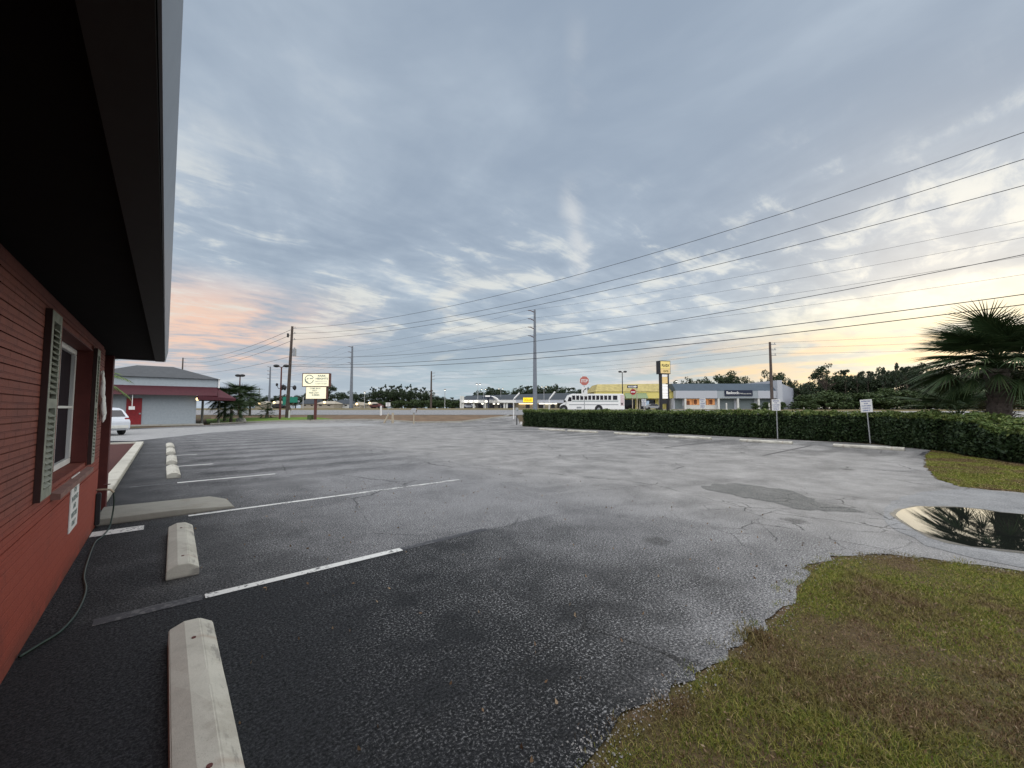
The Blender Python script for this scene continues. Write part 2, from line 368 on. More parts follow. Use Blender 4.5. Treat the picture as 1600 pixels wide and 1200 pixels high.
def grass_ground():
    t = NT('turf_soil'); co = t.co(); n = t.noise(co, .5, 5, .6); n2 = t.noise(co, 9, 5, .7); n3 = t.noise(co, 60, 3, .7)
    c = t.ramp(n, [(.38,(.085,.048,.028)),(.52,(.075,.060,.018)),(.66,(.055,.068,.014))])
    c = t.mix(t.smooth(n2, .4, .68), c, (.11,.07,.038)); c = t.mix(t.smooth(n3, .5, .7), c, (.03,.024,.012))
    t.base(c); t.rough(.95); t.bump(t.math('ADD', n2, n3), .25, .008); return t.m
M['soil'] = grass_ground()
M['farverge'] = mat('dry_verge_grass', (.145,.115,.048), .95, var=.3, scale=.5, bump=.4)
M['verge'] = mat('brown_verge_grass', (.15,.10,.06), .95, var=.35, scale=.9, bump=.4)
M['greenverge'] = mat('bright_verge_grass', (.11,.19,.02), .95, var=.25, scale=1.5, bump=.4)
def blade_mat():
    t = NT('grass_blades'); co = t.co(); r = t.n('ShaderNodeNewGeometry').outputs['Random Per Island']
    n = t.noise(co, 1.1, 4, .6); n2 = t.noise(co, .45, 2)
    g = t.ramp(r, [(0,(.055,.095,.010)),(.45,(.15,.185,.020)),(.8,(.26,.24,.045)),(1,(.42,.33,.14))])
    d = t.ramp(r, [(0,(.08,.048,.025)),(.5,(.19,.12,.065)),(.85,(.16,.15,.035)),(1,(.42,.30,.18))])
    t.base(t.mix(t.smooth(t.math('ADD', n, t.math('MULTIPLY', n2, .5)), .67, .87), g, d)); t.rough(.6); t.b.inputs['Specular IOR Level'].default_value = .2
    return t.m
M['blade'] = blade_mat()
M['litter'] = foliage_mat('fallen_leaves', (.12,.07,.04), (.24,.16,.09), (.38,.30,.2))
def wet():
    t = NT('wet_asphalt'); co = t.co(); n = t.noise(co, 30, 5, .7); t.base(t.ramp(n, [(.35,(.035,.036,.035)),(.65,(.085,.085,.08))])); t.rough(t.ramp(n, [(.4,.28),(.6,.5)])); t.bump(n, .4, .004); return t.m
M['wet'] = wet()
def water():
    t = NT('still_rain_water'); t.base((.012,.014,.012)); t.rough(.02); t.b.inputs['Specular IOR Level'].default_value = .5
    t.b.inputs['IOR'].default_value = 1.33; return t.m
M['water'] = water()
# ------------------------------------------------------------------ ground sheets
def sheet(name, poly, dz, m, label=None, kind='structure', jit=0, seg=None, cat=None):
    pts = []
    n = len(poly); r = random.Random(len(poly)*7+3)
    for i in range(n):
        a, b = Vector(poly[i]), Vector(poly[(i+1)%n]); L = (b-a).length
        k = max(1, int(L/seg)) if seg and L < 40 else 1
        for j in range(k):
            p = a.lerp(b, j/k)
            if jit: p = p+Vector((r.uniform(-jit,jit), r.uniform(-jit,jit)))
            pts.append(p)
    vv, _, ff, *_r = delaunay_2d_cdt([Vector(p) for p in pts], [], [list(range(len(pts)))], 1, 1e-5)
    bm = bmesh.new(); vs = [bm.verts.new((p.x,p.y,0)) for p in vv]
    for f in ff: bm.faces.new([vs[i] for i in f])
    for D, _ in TP[1:-1]:
        bmesh.ops.bisect_plane(bm, geom=bm.verts[:]+bm.edges[:]+bm.faces[:], plane_co=FH*D, plane_no=FH)
    for v in bm.verts: v.co.z = Txy(v.co.x, v.co.y)+dz
    bmesh.ops.recalc_face_normals(bm, faces=bm.faces)
    if sum(f.normal.z for f in bm.faces) < 0: bmesh.ops.reverse_faces(bm, faces=bm.faces)
    me = bpy.data.meshes.new(name); bm.to_mesh(me); bm.free(); me.materials.append(m)
    o = bpy.data.objects.new(name, me); C.objects.link(o); o['kind'] = kind
    if label: o['label'] = label
    return o
def LD(lat, D): return (FH.x*D+RT.x*lat, FH.y*D+RT.y*lat)
sheet('ground', [(-900,-900),(900,-900),(900,900),(-900,900)], -.015, M['soil'], 'brown and green turf and bare soil around the pavement')
front_edge = [gp(*p) for p in [(918,1199),(945,1150),(1000,1100),(1050,1078),(1110,1040),(1180,988),(1228,948),(1250,908),(1272,882),(1310,867),(1400,867),(1500,879),(1600,893)]]
right_edge = [gp(*p) for p in [(1600,770),(1500,761),(1462,748),(1446,730),(1444,712),(1454,703)]]
hx = 24.35
lot = [(-1.0,-4),(1.15,-4),(1.25,.6)]+front_edge+[(6.9,-1),(7.2,-16),(14.5,-16),(13.4,-1.2)]+right_edge+[(hx,4.0),(hx,9),(hx,16),(hx,22),(hx-.1,27)]
lot += [gp(*p) for p in [(810,655),(806,649),(787,651.5),(722,660),(652,660.8),(600,657.3),(567,656.6),(500,657.6),(440,658.7),(380,661),(310,665),(250,667.5)]]+[(-6,42),(-16,40),(-16,9.2),(-1.0,9.2)]
sheet('parking_lot', lot, 0, M['asphalt'], 'weathered grey asphalt parking lot, sealed black beside the brick building', jit=.05, seg=.12)
sheet('driveway', [gp(*p) for p in [(150,689),(210,689),(330,676),(440,668.5),(600,664.5),(560,661.5),(440,662),(310,667.5),(150,673)]], .004, M['pale'], 'pale worn lane across the far end of the lot', jit=.03, seg=.6)
sheet('highway', [LD(-260,56.8),LD(12,56.8),LD(12,72.2),LD(320,72.2),LD(320,98),LD(-260,98)], .006, M['road'], 'wide grey highway beyond the verge')
sheet('frontage_road', [LD(12.1,44),LD(30,40),LD(150,40),LD(150,72.1),LD(12.1,72.1)], .004, M['pale'], 'pale side road behind the hedge where the bus stands')
sheet('roadside_grass', [LD(46,72.6),LD(320,72.6),LD(320,100),LD(46,100)], .012, M['farverge'], 'dry yellow grass between the roads behind the hedge')
sheet('far_verge', [LD(-260,98),LD(320,98),LD(320,105),LD(24,105),LD(24,124),LD(-260,124)], .012, M['farverge'], 'dry tan grass strip on the far side of the highway')
sheet('plaza_parking', [LD(24.1,105.1),LD(220,105.1),LD(220,190),LD(-40,190),LD(-40,124.5),LD(24.1,124.5)], .010, M['pale'])
kerb_px = [(795,649.6),(787,651.5),(722,659.6),(652,660.5),(600,657),(567,656.2),(500,657.3),(440,658.3),(380,660.6),(330,663.2)]
kerb_w = [gp(*p) for p in kerb_px]
isl = kerb_w[:]+[gp(*p) for p in [(330,651.5),(440,649),(560,648.6),(700,648.6),(790,648.9)]]
sheet('verge', isl, .008, M['verge'], 'brown grass verge between the lot and the highway')
sheet('green_verge', [gp(*p) for p in [(530,656.2),(500,656.8),(440,657.8),(380,660),(325,662.6),(322,655),(400,652.5),(470,652),(500,652.6)]], .014, M['greenverge'], 'bright green grass strip by the lit sign', jit=.05, seg=.8)
kb = MB()
for a, b in zip(kerb_w, kerb_w[1:]):
    a, b = Vector(a), Vector(b); d = (b-a).normalized(); nn = Vector((-d.y,d.x))*.09; b = b+d*.01
    za, zb = Txy(*a), Txy(*b)
    vs = [(*(a-nn),za-.02),(*(a+nn),za-.02),(*(a+nn),za+.13),(*(a-nn),za+.13),(*(b-nn),zb-.02),(*(b+nn),zb-.02),(*(b+nn),zb+.13),(*(b-nn),zb+.13)]
    kb.add(vs, [(0,1,2,3),(7,6,5,4),(0,4,5,1),(1,5,6,2),(2,6,7,3),(3,7,4,0)])
tag(kb.build('kerb', M['kerb']), 'low concrete kerb curving along the far edge of the lot', kind='structure')
# patches, puddle
sheet('asphalt_patch', [gp(*p) for p in [(1092,762),(1115,757),(1150,755),(1190,760),(1225,765),(1258,774),(1285,785),(1340,795),(1348,801),(1300,800),(1240,793),(1200,785),(1150,775),(1110,768)]], .004, M['patch'], 'darker sunken strip patched across the asphalt', jit=.09, seg=.14)
sheet('damp_asphalt', [gp(*p) for p in [(1378,803),(1384,792),(1402,780),(1440,768),(1500,764),(1600,772)]]+[(13.0,-1.3),(8.0,-1.6)]+[gp(*p) for p in [(1600,887),(1520,872),(1450,852),(1400,830),(1382,815)]], .004, M['ring'], 'bluish damp hollow in the asphalt around the puddle', jit=.04, seg=.25)
pud = [gp(*p) for p in [(1400,806),(1412,797),(1437,792),(1470,793),(1500,794),(1535,797),(1562,801),(1600,805)]]+[(10.0,-.7),(8.9,-1.0)]+[gp(*p) for p in [(1600,862),(1560,859),(1520,854),(1490,848),(1460,840),(1432,828),(1410,816)]]
pc_ = sum((Vector(p) for p in pud), Vector((0,0)))/len(pud)
sheet('wet_margin', [tuple(pc_+(Vector(p)-pc_)*1.07) for p in pud], .007, M['wet'], 'dark wet margin round the puddle', jit=.05, seg=.15)
tag(sheet('puddle', pud, .010, M['water'], 'still puddle on the asphalt reflecting the palm', jit=.03, seg=.2), cat='puddle')
# markings
LX0, LX1 = .30, 5.0
def line(name, x0, x1, y, w, m, dz=.004):
    n = max(1, int((x1-x0)/.3)); poly = [(x0+(x1-x0)*i/n, y-w/2) for i in range(n+1)]+[(x1-(x1-x0)*i/n, y+w/2) for i in range(n+1)]
    return sheet(name, poly, dz, m, jit=.004)
for i, (x0, x1, y, w, m) in enumerate([(.32,2.1,4.41,.10,'line'),(.32,5.1,7.81,.095,'line'),(.25,2.1,11.4,.095,'line'),(.33,1.1,14.6,.095,'line'),(.3,.9,18.0,.09,'line'),(.3,1.6,21.4,.09,'oldline'),
        (2.1,3.3,4.41,.10,'ghost'),(-.35,.3,4.41,.13,'ghost'),(1.1,2.6,14.6,.09,'ghost'),(.9,2.4,18,.09,'ghost'),(-.5,.22,11.4,.09,'ghost')]):
    line('parking_line', x0, x1, y, w, M[m], .004 if m != 'ghost' else .0035)
line('white_patch', -.66, -.16, 7.45, .27, M['line'])
# stops seen at both sides
prof = [(0,0),(.25,0),(.247,.075),(.17,.125),(.085,.125),(.003,.09)]
def stop_mesh(name):
    m = MB(); L = 1.83
    n = 10; vs = []
    for i in range(n+1):
        for (u,v) in prof: vs.append((u-.125, -L/2+L*i/n, v+(random.uniform(-.004,.004) if v > .05 else 0)))
    k = len(prof); fs = [(i*k+j, i*k+(j+1)%k, (i+1)*k+(j+1)%k, (i+1)*k+j) for i in range(n) for j in range(k)]
    fs += [tuple(range(k-1,-1,-1)), tuple(range(n*k,(n+1)*k))]
    m.add(vs, fs); return m.build(name, M['concrete'], bevel=.006)
st0 = stop_mesh('wheel_stop')
def pins(parent):
    for y in (-.62,.62): m = MB(); m.cyl((0,y,.120),(0,y,.1275),.012,n=8); m.build('steel_pin', M['rust'], parent)
pins(st0)
left_lab = ['nearest concrete wheel stop, cut by the bottom edge of the photo','short-looking concrete wheel stop between the two nearest white lines','front one of the row of four wheel stops past the concrete ramp','second of the row of four wheel stops past the concrete ramp','third of the row of four wheel stops past the concrete ramp','farthest of the row of four wheel stops past the concrete ramp']
first = True
for (yc, rz), lab in zip([(2.78,.0),(5.94,-.012),(13.1,.006),(16.05,-.005),(19.2,0),(22.1,.01)], left_lab):
    o = st0 if first else copy_tree(st0); first = False
    o.location = (.195, yc, 0); o.rotation_euler.z = rz; tag(o, lab, 'wheel stop', 'concrete wheel stops by the brick building')
def y_on(px, X):
    d = ray(px, 690); return d.y*X/d.x
ord6 = ['farthest wheel stop of the hedge row, near the hedge\'s left end','second farthest wheel stop along the hedge','third farthest wheel stop along the hedge','wheel stop in front of the second sign post from the right, on its left side','wheel stop at the foot of the second sign post from the right','wheel stop nearest the grass corner, in front of the rightmost sign post']
ycs = []
for (a, b), lab in zip([(843,882),(888,933),(961,1012),(1046,1111),(1157,1238),(1302,1413)], ord6):
    ya, yb = y_on(a,21.35), y_on(b,21.35); o = copy_tree(st0); o.location = (21.35,(ya+yb)/2,0); o.rotation_euler.z = PI+random.uniform(-.02,.02)
    o.scale = (1.1, abs(ya-yb)/1.83, 1.0); ycs.append((ya,yb)); tag(o, lab, 'wheel stop', 'concrete wheel stops along the hedge')
for (a1,b1),(a2,b2) in zip(ycs, ycs[1:]): line('parking_line', 18.6, 21.2, (b1+a2)/2, .10, M['oldline']); line('parking_line', 15.5, 18.55, (b1+a2)/2, .10, M['ghost'])
line('parking_line', 19.6, 21.2, ycs[-1][1]-.55, .10, M['oldline'])
for (px, py, w, l) in [(762,667,.35,1.5),(800,664.5,.4,3.2),(742,663.5,.2,3),(758,665,.25,2.5)]:
    x, y = gp(px, py); sheet('road_marking', [(x-l/2,y-w/2),(x+l/2,y-w/2),(x+l/2,y+w/2),(x-l/2,y+w/2)], .007, M['line'])
for lat, D in [(-3,80),(8,80),(-16,80),(-30,80),(-44,80),(0,70),(-18,70),(-58,80)]:
    sheet('lane_line', [LD(lat,D-.12),LD(lat+3,D-.12),LD(lat+3,D+.12),LD(lat,D+.12)], .012, M['line'])
sheet('edge_line', [LD(-200,57.6),LD(2,57.6),LD(2,57.8),LD(-200,57.8)], .012, M['line'])
# concrete ramp from the doorway
r = MB(); Z1 = .085
out = [(-.67,7.95),(.2,7.93),(.93,7.98),(.90,8.72),(.70,8.92),(-.67,8.92)]; zz = [Z1,Z1,.03,.03,Z1*.8,Z1]
vs = [(x,y,-.01) for x,y in out]+[(x+(0 if x < .3 else -.05),y,z) for (x,y),z in zip(out,zz)]
r.add(vs, [tuple(range(5,-1,-1)), tuple(range(6,12))]+[(i,(i+1)%6,6+(i+1)%6,6+i) for i in range(6)])
tag(r.build('ramp', M['slab'], bevel=.008), 'low concrete ramp running from the doorway into the lot', kind='structure')
# planter kerb + mulch
k = MB(); k.b2((-.95,9.36,-.01),(-.70,24.6,.11)); k.b2((-6,24.6,-.01),(-.70,24.82,.11)); tag(k.build('planter_kerb', M['concrete'], bevel=.01), 'white concrete kerb edging the red mulch bed', kind='structure')
sheet('mulch_bed', [(-.95,9.36),(-.95,24.6),(-6,24.6),(-6,9.36)], .05, M['mulch'], 'dark red mulch bed beyond the brick building')

# ------------------------------------------------------------------ brick building
b = thing('brick_building', 'red painted brick building with black soffit and shuttered window, at the left edge', 'building', (-.67,0,0))
X0 = 0
w = MB()
w.b2((-.25,-4,0),(0,7.95,.70)); w.b2((-.25,-4,.70),(-.014,7.95,.98)); w.b2((-.25,-4,2.28),(-.014,7.95,2.45)); w.b2((-.25,-4,.98),(-.014,4.90,2.28)); w.b2((-.25,6.78,.98),(-.014,7.95,2.28))
zc_ = .703
while zc_ < 2.40:
    z1_ = zc_+.0735
    for ya, yb in (((-4,7.95),) if z1_ < .985 or zc_ > 2.27 else ((-4,4.90),(6.78,7.95))):
        y_ = ya+(.11 if int(zc_*100) % 2 else 0)
        w.b2((-.0135,ya,zc_),(random.uniform(-.001,.001),yb,z1_))
    zc_ += .0815
w.b2((-1.9,7.70,0),(-.25,7.95,2.45)); w.b2((-8.5,-4,0),(-8.25,9.2,2.45)); w.b2((-8.25,-4,0),(-.25,-3.75,2.45))
wall = w.build('wall', M['brick'], b)
fin = MB(); fin.b2((-1.9,9.15,0),(0,9.36,2.45)); fin.b2((-8.25,9.15,0),(-1.9,9.36,2.45)); fin.b2((-2.1,7.95,0),(-1.9,9.15,2.45)); fin.build('end_wall', M['darkred'], b)
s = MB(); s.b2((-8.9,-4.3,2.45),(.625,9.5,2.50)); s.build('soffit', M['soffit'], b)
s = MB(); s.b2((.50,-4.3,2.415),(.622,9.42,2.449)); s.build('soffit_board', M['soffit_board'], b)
s = MB(); s.prism([(.625,2.425),(.632,2.425),(.664,2.60),(.664,2.66),(.60,2.66),(.60,2.52),(.625,2.52)],'y',-4.35,9.53); s.build('fascia', M['fascia'], b); s = MB(); s.b2((-8.9,9.5,2.43),(.60,9.53,2.66)); s.build('end_fascia', M['fascia'], b)
rf = MB(); rf.add([(-9,-4.35,2.50),(.6,-4.35,2.50),(.6,9.5,2.50),(-9,9.5,2.50),(-4.2,0,4.1),(-4.2,5.5,4.1)], [(0,1,4),(1,2,5,4),(2,3,5),(3,0,4,5),(0,3,2,1)])
rf.build('roof', M['roof'], b)
sl = MB(); sl.prism([(-.22,.975),(.055,.915),(.055,.87),(-.0,.87),(-.0,.9),(-.22,.9)], 'y', 4.86, 6.82); sl.build('sill', M['sill'], b)
lin = MB(); lin.b2((-.2495,4.90,.985),(-.0005,4.915,2.265)); lin.b2((-.2495,4.90,2.265),(-.003,6.78,2.28)); lin.b2((-.25,6.765,.985),(-.003,6.78,2.265)); lin.build('window_reveal', M['darkred'], b)
wn = thing('window', None, None); wn.parent = b
fr = MB(); fx0, fx1 = -.19, -.13
for a, c in [((4.92,.985),(6.76,1.045)),((4.92,2.205),(6.76,2.262)),((4.92,1.045),(4.975,2.205)),((6.705,1.045),(6.76,2.205)),((4.975,1.60),(6.705,1.625)),((5.80,1.046),(5.88,1.599)),((5.80,1.626),(5.88,2.204))]:
    fr.b2((fx0,a[0],a[1]),(fx1,c[0],c[1]))
fr.build('frame', M['white'], wn, bevel=.004)
gl = MB(); gl.b2((-.185,4.97,1.04),(-.165,6.71,2.21)); gl.build('pane', M['screen'], wn)
def shutter(y0, y1):
    m = thing('shutter', None, None); m.parent = b
    f = MB(); z0, z1 = .955, 2.30; t0, t1 = .002, .036
    f.b2((t0,y0,z0),(t1,y0+.055,z1)); f.b2((t0,y1-.055,z0),(t1,y1,z1))
    for a in (z0, z1-.07, 1.60): f.b2((t0,y0+.055,a),(t1,y1-.055,a+.07))
    z = z0+.095
    while z < z1-.09:
        if not 1.58 < z < 1.69: f.box(((t0+t1)/2+.004,(y0+y1)/2,z),(.05,y1-y0-.115,.008), ry=.7)
        z += .042
    f.build('louvres', M['shutter'], m)
    e = MB(); e.b2((.0015,y0-.012,z0-.005),(.035,y0-.0005,z1+.005)); e.b2((.001,y0+.05,z0+.06),(.008,y1-.05,z1-.06)); e.build('edge', M['shutside'], m)
shutter(4.28,4.62); shutter(6.79,7.05)
# sign on the wall
sg = thing('wall_sign', 'narrow white notice with grey green lettering fixed low on the red brick wall', 'sign', (-.668,6.0,0))
m = MB(); m.b2((0,-.235,.40),(.008,.235,.935)); m.build('sign_plate', M['white'], sg)
m = MB()
for tx, z, ww in [('PARKING',.87,.30),('FOR',.79,.15),('PATIENTS',.71,.36),('AND',.63,.16),('VISITORS',.55,.34),('ONLY',.465,.22)]:
    m = MB(); add_text(m, tx, (.0095,0,z), ww, .052, ux=(0,1,0)); m.build('lettering', M['signgreen'], sg)
# white metal ornament
m = MB()
pts = [(7.38,2.02),(7.45,1.93),(7.44,1.83),(7.52,1.74),(7.55,1.64),(7.66,1.60),(7.70,1.48),(7.62,1.70),(7.74,1.54)]
for i,(y,z) in enumerate(pts):
    m.ball((.035,y,z), .058+.018*(i%3), n=10, m=8, sq=(.3,.45,1.2), jit=.08)
m.tube([(.02,7.36,2.07),(.03,7.46,1.9),(.03,7.58,1.66),(.03,7.76,1.42)], .012)
o = m.build('wall_ornament', M['white'], smooth=True, loc=(-.67,0,0)); tag(o, 'white leafy metal ornament hung on the brick beyond the window', 'wall ornament')
# tap and hose
tp = thing('garden_tap', 'tan outdoor tap on a short pipe at the corner of the brick wall', 'tap', (-.67,7.86,0))
m = MB(); m.tube([(0,0,.50),(.07,.0,.50),(.14,-.02,.49),(.17,-.02,.45)], .014); m.build('spout', M['palewood'], tp, smooth=True)
m = MB(); m.cyl((.1,-.005,.51),(.1,-.005,.56),.008); m.cyl((.1,-.005,.56),(.1,-.005,.568),.035,n=10); m.build('handle', M['rust'], tp)
dp = MB(); dp.b2((.003,7.80,.04),(.05,7.90,.46)); o = dp.build('drain_pipe', M['black'], loc=(-.67,0,0), bevel=.008); tag(o, 'short black downpipe at the foot of the brick corner', 'pipe')
hp = [(-.50,7.84,.45),(-.49,7.83,.3),(-.50,7.8,.12),(-.51,7.6,.025),(-.54,7.2,.014)]
for p in [(148,850),(137,878),(131,903),(134,925),(121,958),(96,988),(62,1010),(30,1030)]: x,y = gp(*p); hp.append((x,y,.014))
def smooth_path(pts, k=5):
    pts = [Vector(p) for p in pts]; out = []
    for i in range(len(pts)-1):
        p0, p1, p2, p3 = pts[max(i-1,0)], pts[i], pts[i+1], pts[min(i+2,len(pts)-1)]
        for j in range(k):
            t = j/k; out.append(.5*((2*p1)+(p2-p0)*t+(2*p0-5*p1+4*p2-p3)*t*t+(3*p1-p0-3*p2+p3)*t**3))
    return out+[pts[-1]]
m = MB(); m.tube(smooth_path(hp), .0085, n=8); tag(m.build('garden_hose', M['hose'], smooth=True), 'dark green hose hanging from the tap and lying along the wall', 'hose')

# ------------------------------------------------------------------ foliage generators
def cards(Cn, size, r, flat=.0, asp=1.6):
    n = len(Cn); a = r.normal(size=(n,3)); a[:,2] *= (1-flat); a /= np.linalg.norm(a,axis=1)[:,None]+1e-9
    b = r.normal(size=(n,3)); b -= a*(a*b).sum(1)[:,None]; b /= np.linalg.norm(b,axis=1)[:,None]+1e-9
    s = size*r.uniform(.6,1.3,size=(n,1)); u, v = a*s*asp*.5, b*s*.5
    V = np.stack([Cn-u, Cn-v*.9, Cn+u, Cn+v*.9],1).reshape(-1,3)
    return V, np.arange(n*4).reshape(-1,4)
def clumps(centres, radii, per, r, sq=.75):
    out = []
    for c, rad in zip(centres, radii):
        d = r.normal(size=(per,3)); d /= np.linalg.norm(d,axis=1)[:,None]; k = r.uniform(.15,1,size=(per,1))**.45
        out.append(np.array(c)+d*k*rad*np.array([1,1,sq]))
    return np.concatenate(out)
def tree_variant(kind, seed):
    r = np.random.default_rng(seed); rr = random.Random(seed); m = MB(); cs = []; rd = []
    if kind == 'pine':
        m.tube([(0,0,0),(.01,0,.3),(-.01,.01,.6),(0,0,.92)], [.016,.013,.010,.004], n=6)
        for i in range(13):
            z = rr.uniform(.58,.97); a = rr.uniform(0,2*PI); k = rr.uniform(.05,.26)*(1.25-abs(z-.75)*1.5)
            p = (math.cos(a)*k, math.sin(a)*k, z); m.tube([(0,0,z-.08),p], [.005,.002], n=4); cs.append(p); rd.append(rr.uniform(.05,.10))
        per, size, sq = 90, .030, .5; mt = 'leaf_pine'
    elif kind == 'round':
        m.tube([(0,0,0),(.01,.0,.28),(0,0,.55)], [.022,.018,.012], n=7)
        for i in range(26):
            a = rr.uniform(0,2*PI); e = rr.uniform(-.15,1.45); k = rr.uniform(.75,1)
            p = (math.cos(a)*math.cos(e)*.40*k, math.sin(a)*math.cos(e)*.40*k, .58+.38*math.sin(e)*k); m.tube([(0,0,.38+rr.uniform(0,.15)),(p[0]*.5,p[1]*.5,.5+.2*math.sin(e)),p], [.008,.005,.002], n=4); cs.append(p); rd.append(rr.uniform(.06,.11))
        per, size, sq = 55, .028, .7; mt = 'leaf_dark'
    elif kind == 'oak':
        m.tube([(0,0,0),(.01,.01,.25),(0,0,.5)], [.035,.028,.018], n=7)
        for i in range(24):
            a = rr.uniform(0,2*PI); z = rr.uniform(.28,.9); k = rr.uniform(.1,.42)*math.sqrt(max(.1,1-((z-.5)/.55)**2))
            p = (math.cos(a)*k, math.sin(a)*k, z); m.tube([(0,0,.3),(p[0]*.5,p[1]*.5,(z+.3)/2),p], [.012,.007,.003], n=4); cs.append(p); rd.append(rr.uniform(.09,.17))
        per, size, sq = 110, .036, .8; mt = 'leaf_dark'
    else:
        m.tube([(0,0,0),(0,0,.4)], [.03,.015], n=6)
        for i in range(22):
            a = rr.uniform(0,2*PI); z = rr.uniform(.08,.82); k = rr.uniform(.05,.45)*math.sqrt(max(.15,1-(z/.95)**2))
            cs.append((math.cos(a)*k, math.sin(a)*k, z)); rd.append(rr.uniform(.12,.2))
        per, size, sq = 110, .045, .8; mt = 'leaf_mid'
    root = bpy.data.objects.new('tree', None); C.objects.link(root)
    m.build('trunk', M['bark'], root)
    V, Fs = cards(clumps(cs, rd, per, r, sq), size, r); np_mesh('crown', V, Fs, M[mt], root)
    return root
TREES = {k: [tree_variant(k, 10*i+j) for j in range(n)] for i, (k, n) in enumerate([('pine',3),('round',1),('oak',3),('bush',2)])}
used_tree = set()
NM = {'pine':'pine_tree','round':'tree','oak':'oak_tree','bush':'bush'}
def put_tree(kind, px, D, ty, wpx, label, group=None, v=None, base=0):
    vs = TREES[kind]; src = vs[(int(px*7) if v is None else v)%len(vs)]
    o = src if src.name not in used_tree else copy_tree(src); used_tree.add(src.name)
    p = P3(px, 630, D); z0 = T(D)-.05+base; h = P3(px, ty, D).z-z0; wm = wpx/635*D*1.1
    o.name = NM[kind]; o.location = (p.x,p.y,z0); o.rotation_euler = (0,0,random.uniform(0,6.28)); o.scale = (wm,wm,h)
    tag(o, label, 'bush' if kind == 'bush' else 'tree', group); return o
# ------------------------------------------------------------------ hedge
def hedge():
    path = [(24.45,27.2),(24.5,22),(24.5,16),(24.5,10),(24.6,5.5),(24.5,3.4)]+[gp(*p) for p in [(1446,703),(1480,706.5),(1538,716),(1600,726)]]
    path.append((path[-1][0]-1.2, path[-1][1]-1.5))
    tops_px = [(815,641),(1200,642.5),(1350,644),(1430,646),(1480,649),(1520,653),(1535,660),(1548,668),(1600,668),(1700,668)]
    P = [Vector(p) for p in path]; cum = [0]
    for a, c in zip(P, P[1:]): cum.append(cum[-1]+(c-a).length)
    def at(s):
        for i in range(len(P)-1):
            if s <= cum[i+1]: return P[i].lerp(P[i+1], (s-cum[i])/(cum[i+1]-cum[i])), (P[i+1]-P[i]).normalized()
        return P[-1], (P[-1]-P[-2]).normalized()
    def top(p):
        D = p.x*FH.x+p.y*FH.y; lat = p.x*RT.x+p.y*RT.y
        if D < 2: return .95
        px = 800+lat/D*635; ty = np.interp(px, [t[0] for t in tops_px], [t[1] for t in tops_px]); return H+(638-ty)/635*D-.03
    root = thing('hedge', 'long clipped dark green hedge behind the row of wheel stops', 'hedge', (0,0,0))
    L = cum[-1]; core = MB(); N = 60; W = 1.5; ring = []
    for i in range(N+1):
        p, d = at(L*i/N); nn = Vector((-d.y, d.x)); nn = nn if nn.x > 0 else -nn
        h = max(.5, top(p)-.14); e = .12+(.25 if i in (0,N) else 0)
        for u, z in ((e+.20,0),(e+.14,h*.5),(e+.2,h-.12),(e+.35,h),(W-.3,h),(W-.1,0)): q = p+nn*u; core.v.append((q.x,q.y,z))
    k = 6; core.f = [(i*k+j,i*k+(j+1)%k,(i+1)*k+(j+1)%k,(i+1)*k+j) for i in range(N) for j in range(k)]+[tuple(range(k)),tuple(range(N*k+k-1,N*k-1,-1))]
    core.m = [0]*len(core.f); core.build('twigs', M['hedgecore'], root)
    pts, dn = [], []
    for _ in range(62000):
        s = random.random()**1.0*L; p, d = at(s); nn = Vector((-d.y, d.x)); nn = nn if nn.x > 0 else -nn
        h = top(p); bumpy = .12*math.sin(s*1.7)+.09*math.sin(s*4.3+1)*math.sin(s*.9)+.05*math.sin(s*9+3*math.sin(s))
        z = random.random()
        if random.random() < .66: u = bumpy+random.uniform(-.04,.16)+(.12*max(0,z-.8)/.2)+(.10*max(0,.25-z)/.25); zz = z*(h-.03)+.02
        else: u = random.uniform(0,W); zz = h+random.uniform(-.14,.03)+.06*math.sin(s*1.3)*math.sin(s*.55+1)+.06*math.sin(s*2.9+u*3)+.04*math.sin(s*6+u)+.03*math.sin(s*13+u*5)
        q = p+nn*u; pts.append((q.x,q.y,zz))
    for _ in range(2600):
        p, d = at(0); pts.append((p.x+random.uniform(.0,W), p.y+random.uniform(-.12,.12), random.uniform(0,1.5)))
    for _ in range(3000):                                  # straggling shoots
        s = random.random()*L; p, d = at(s); q = p+Vector((random.uniform(.1,1.2),0)); pts.append((q.x,q.y,top(p)+random.uniform(0,.04+.08*max(0,math.sin(s*3.1)*math.sin(s*7.7)))))
    Cn = np.array(pts); V, Fs = cards(Cn, .075, rng)
    tz = np.array([p[2] > 1.0 for p in pts]); V2 = V
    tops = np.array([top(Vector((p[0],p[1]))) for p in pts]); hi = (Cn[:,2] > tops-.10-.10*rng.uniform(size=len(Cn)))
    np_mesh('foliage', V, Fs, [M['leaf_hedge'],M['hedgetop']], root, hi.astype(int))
hedge()
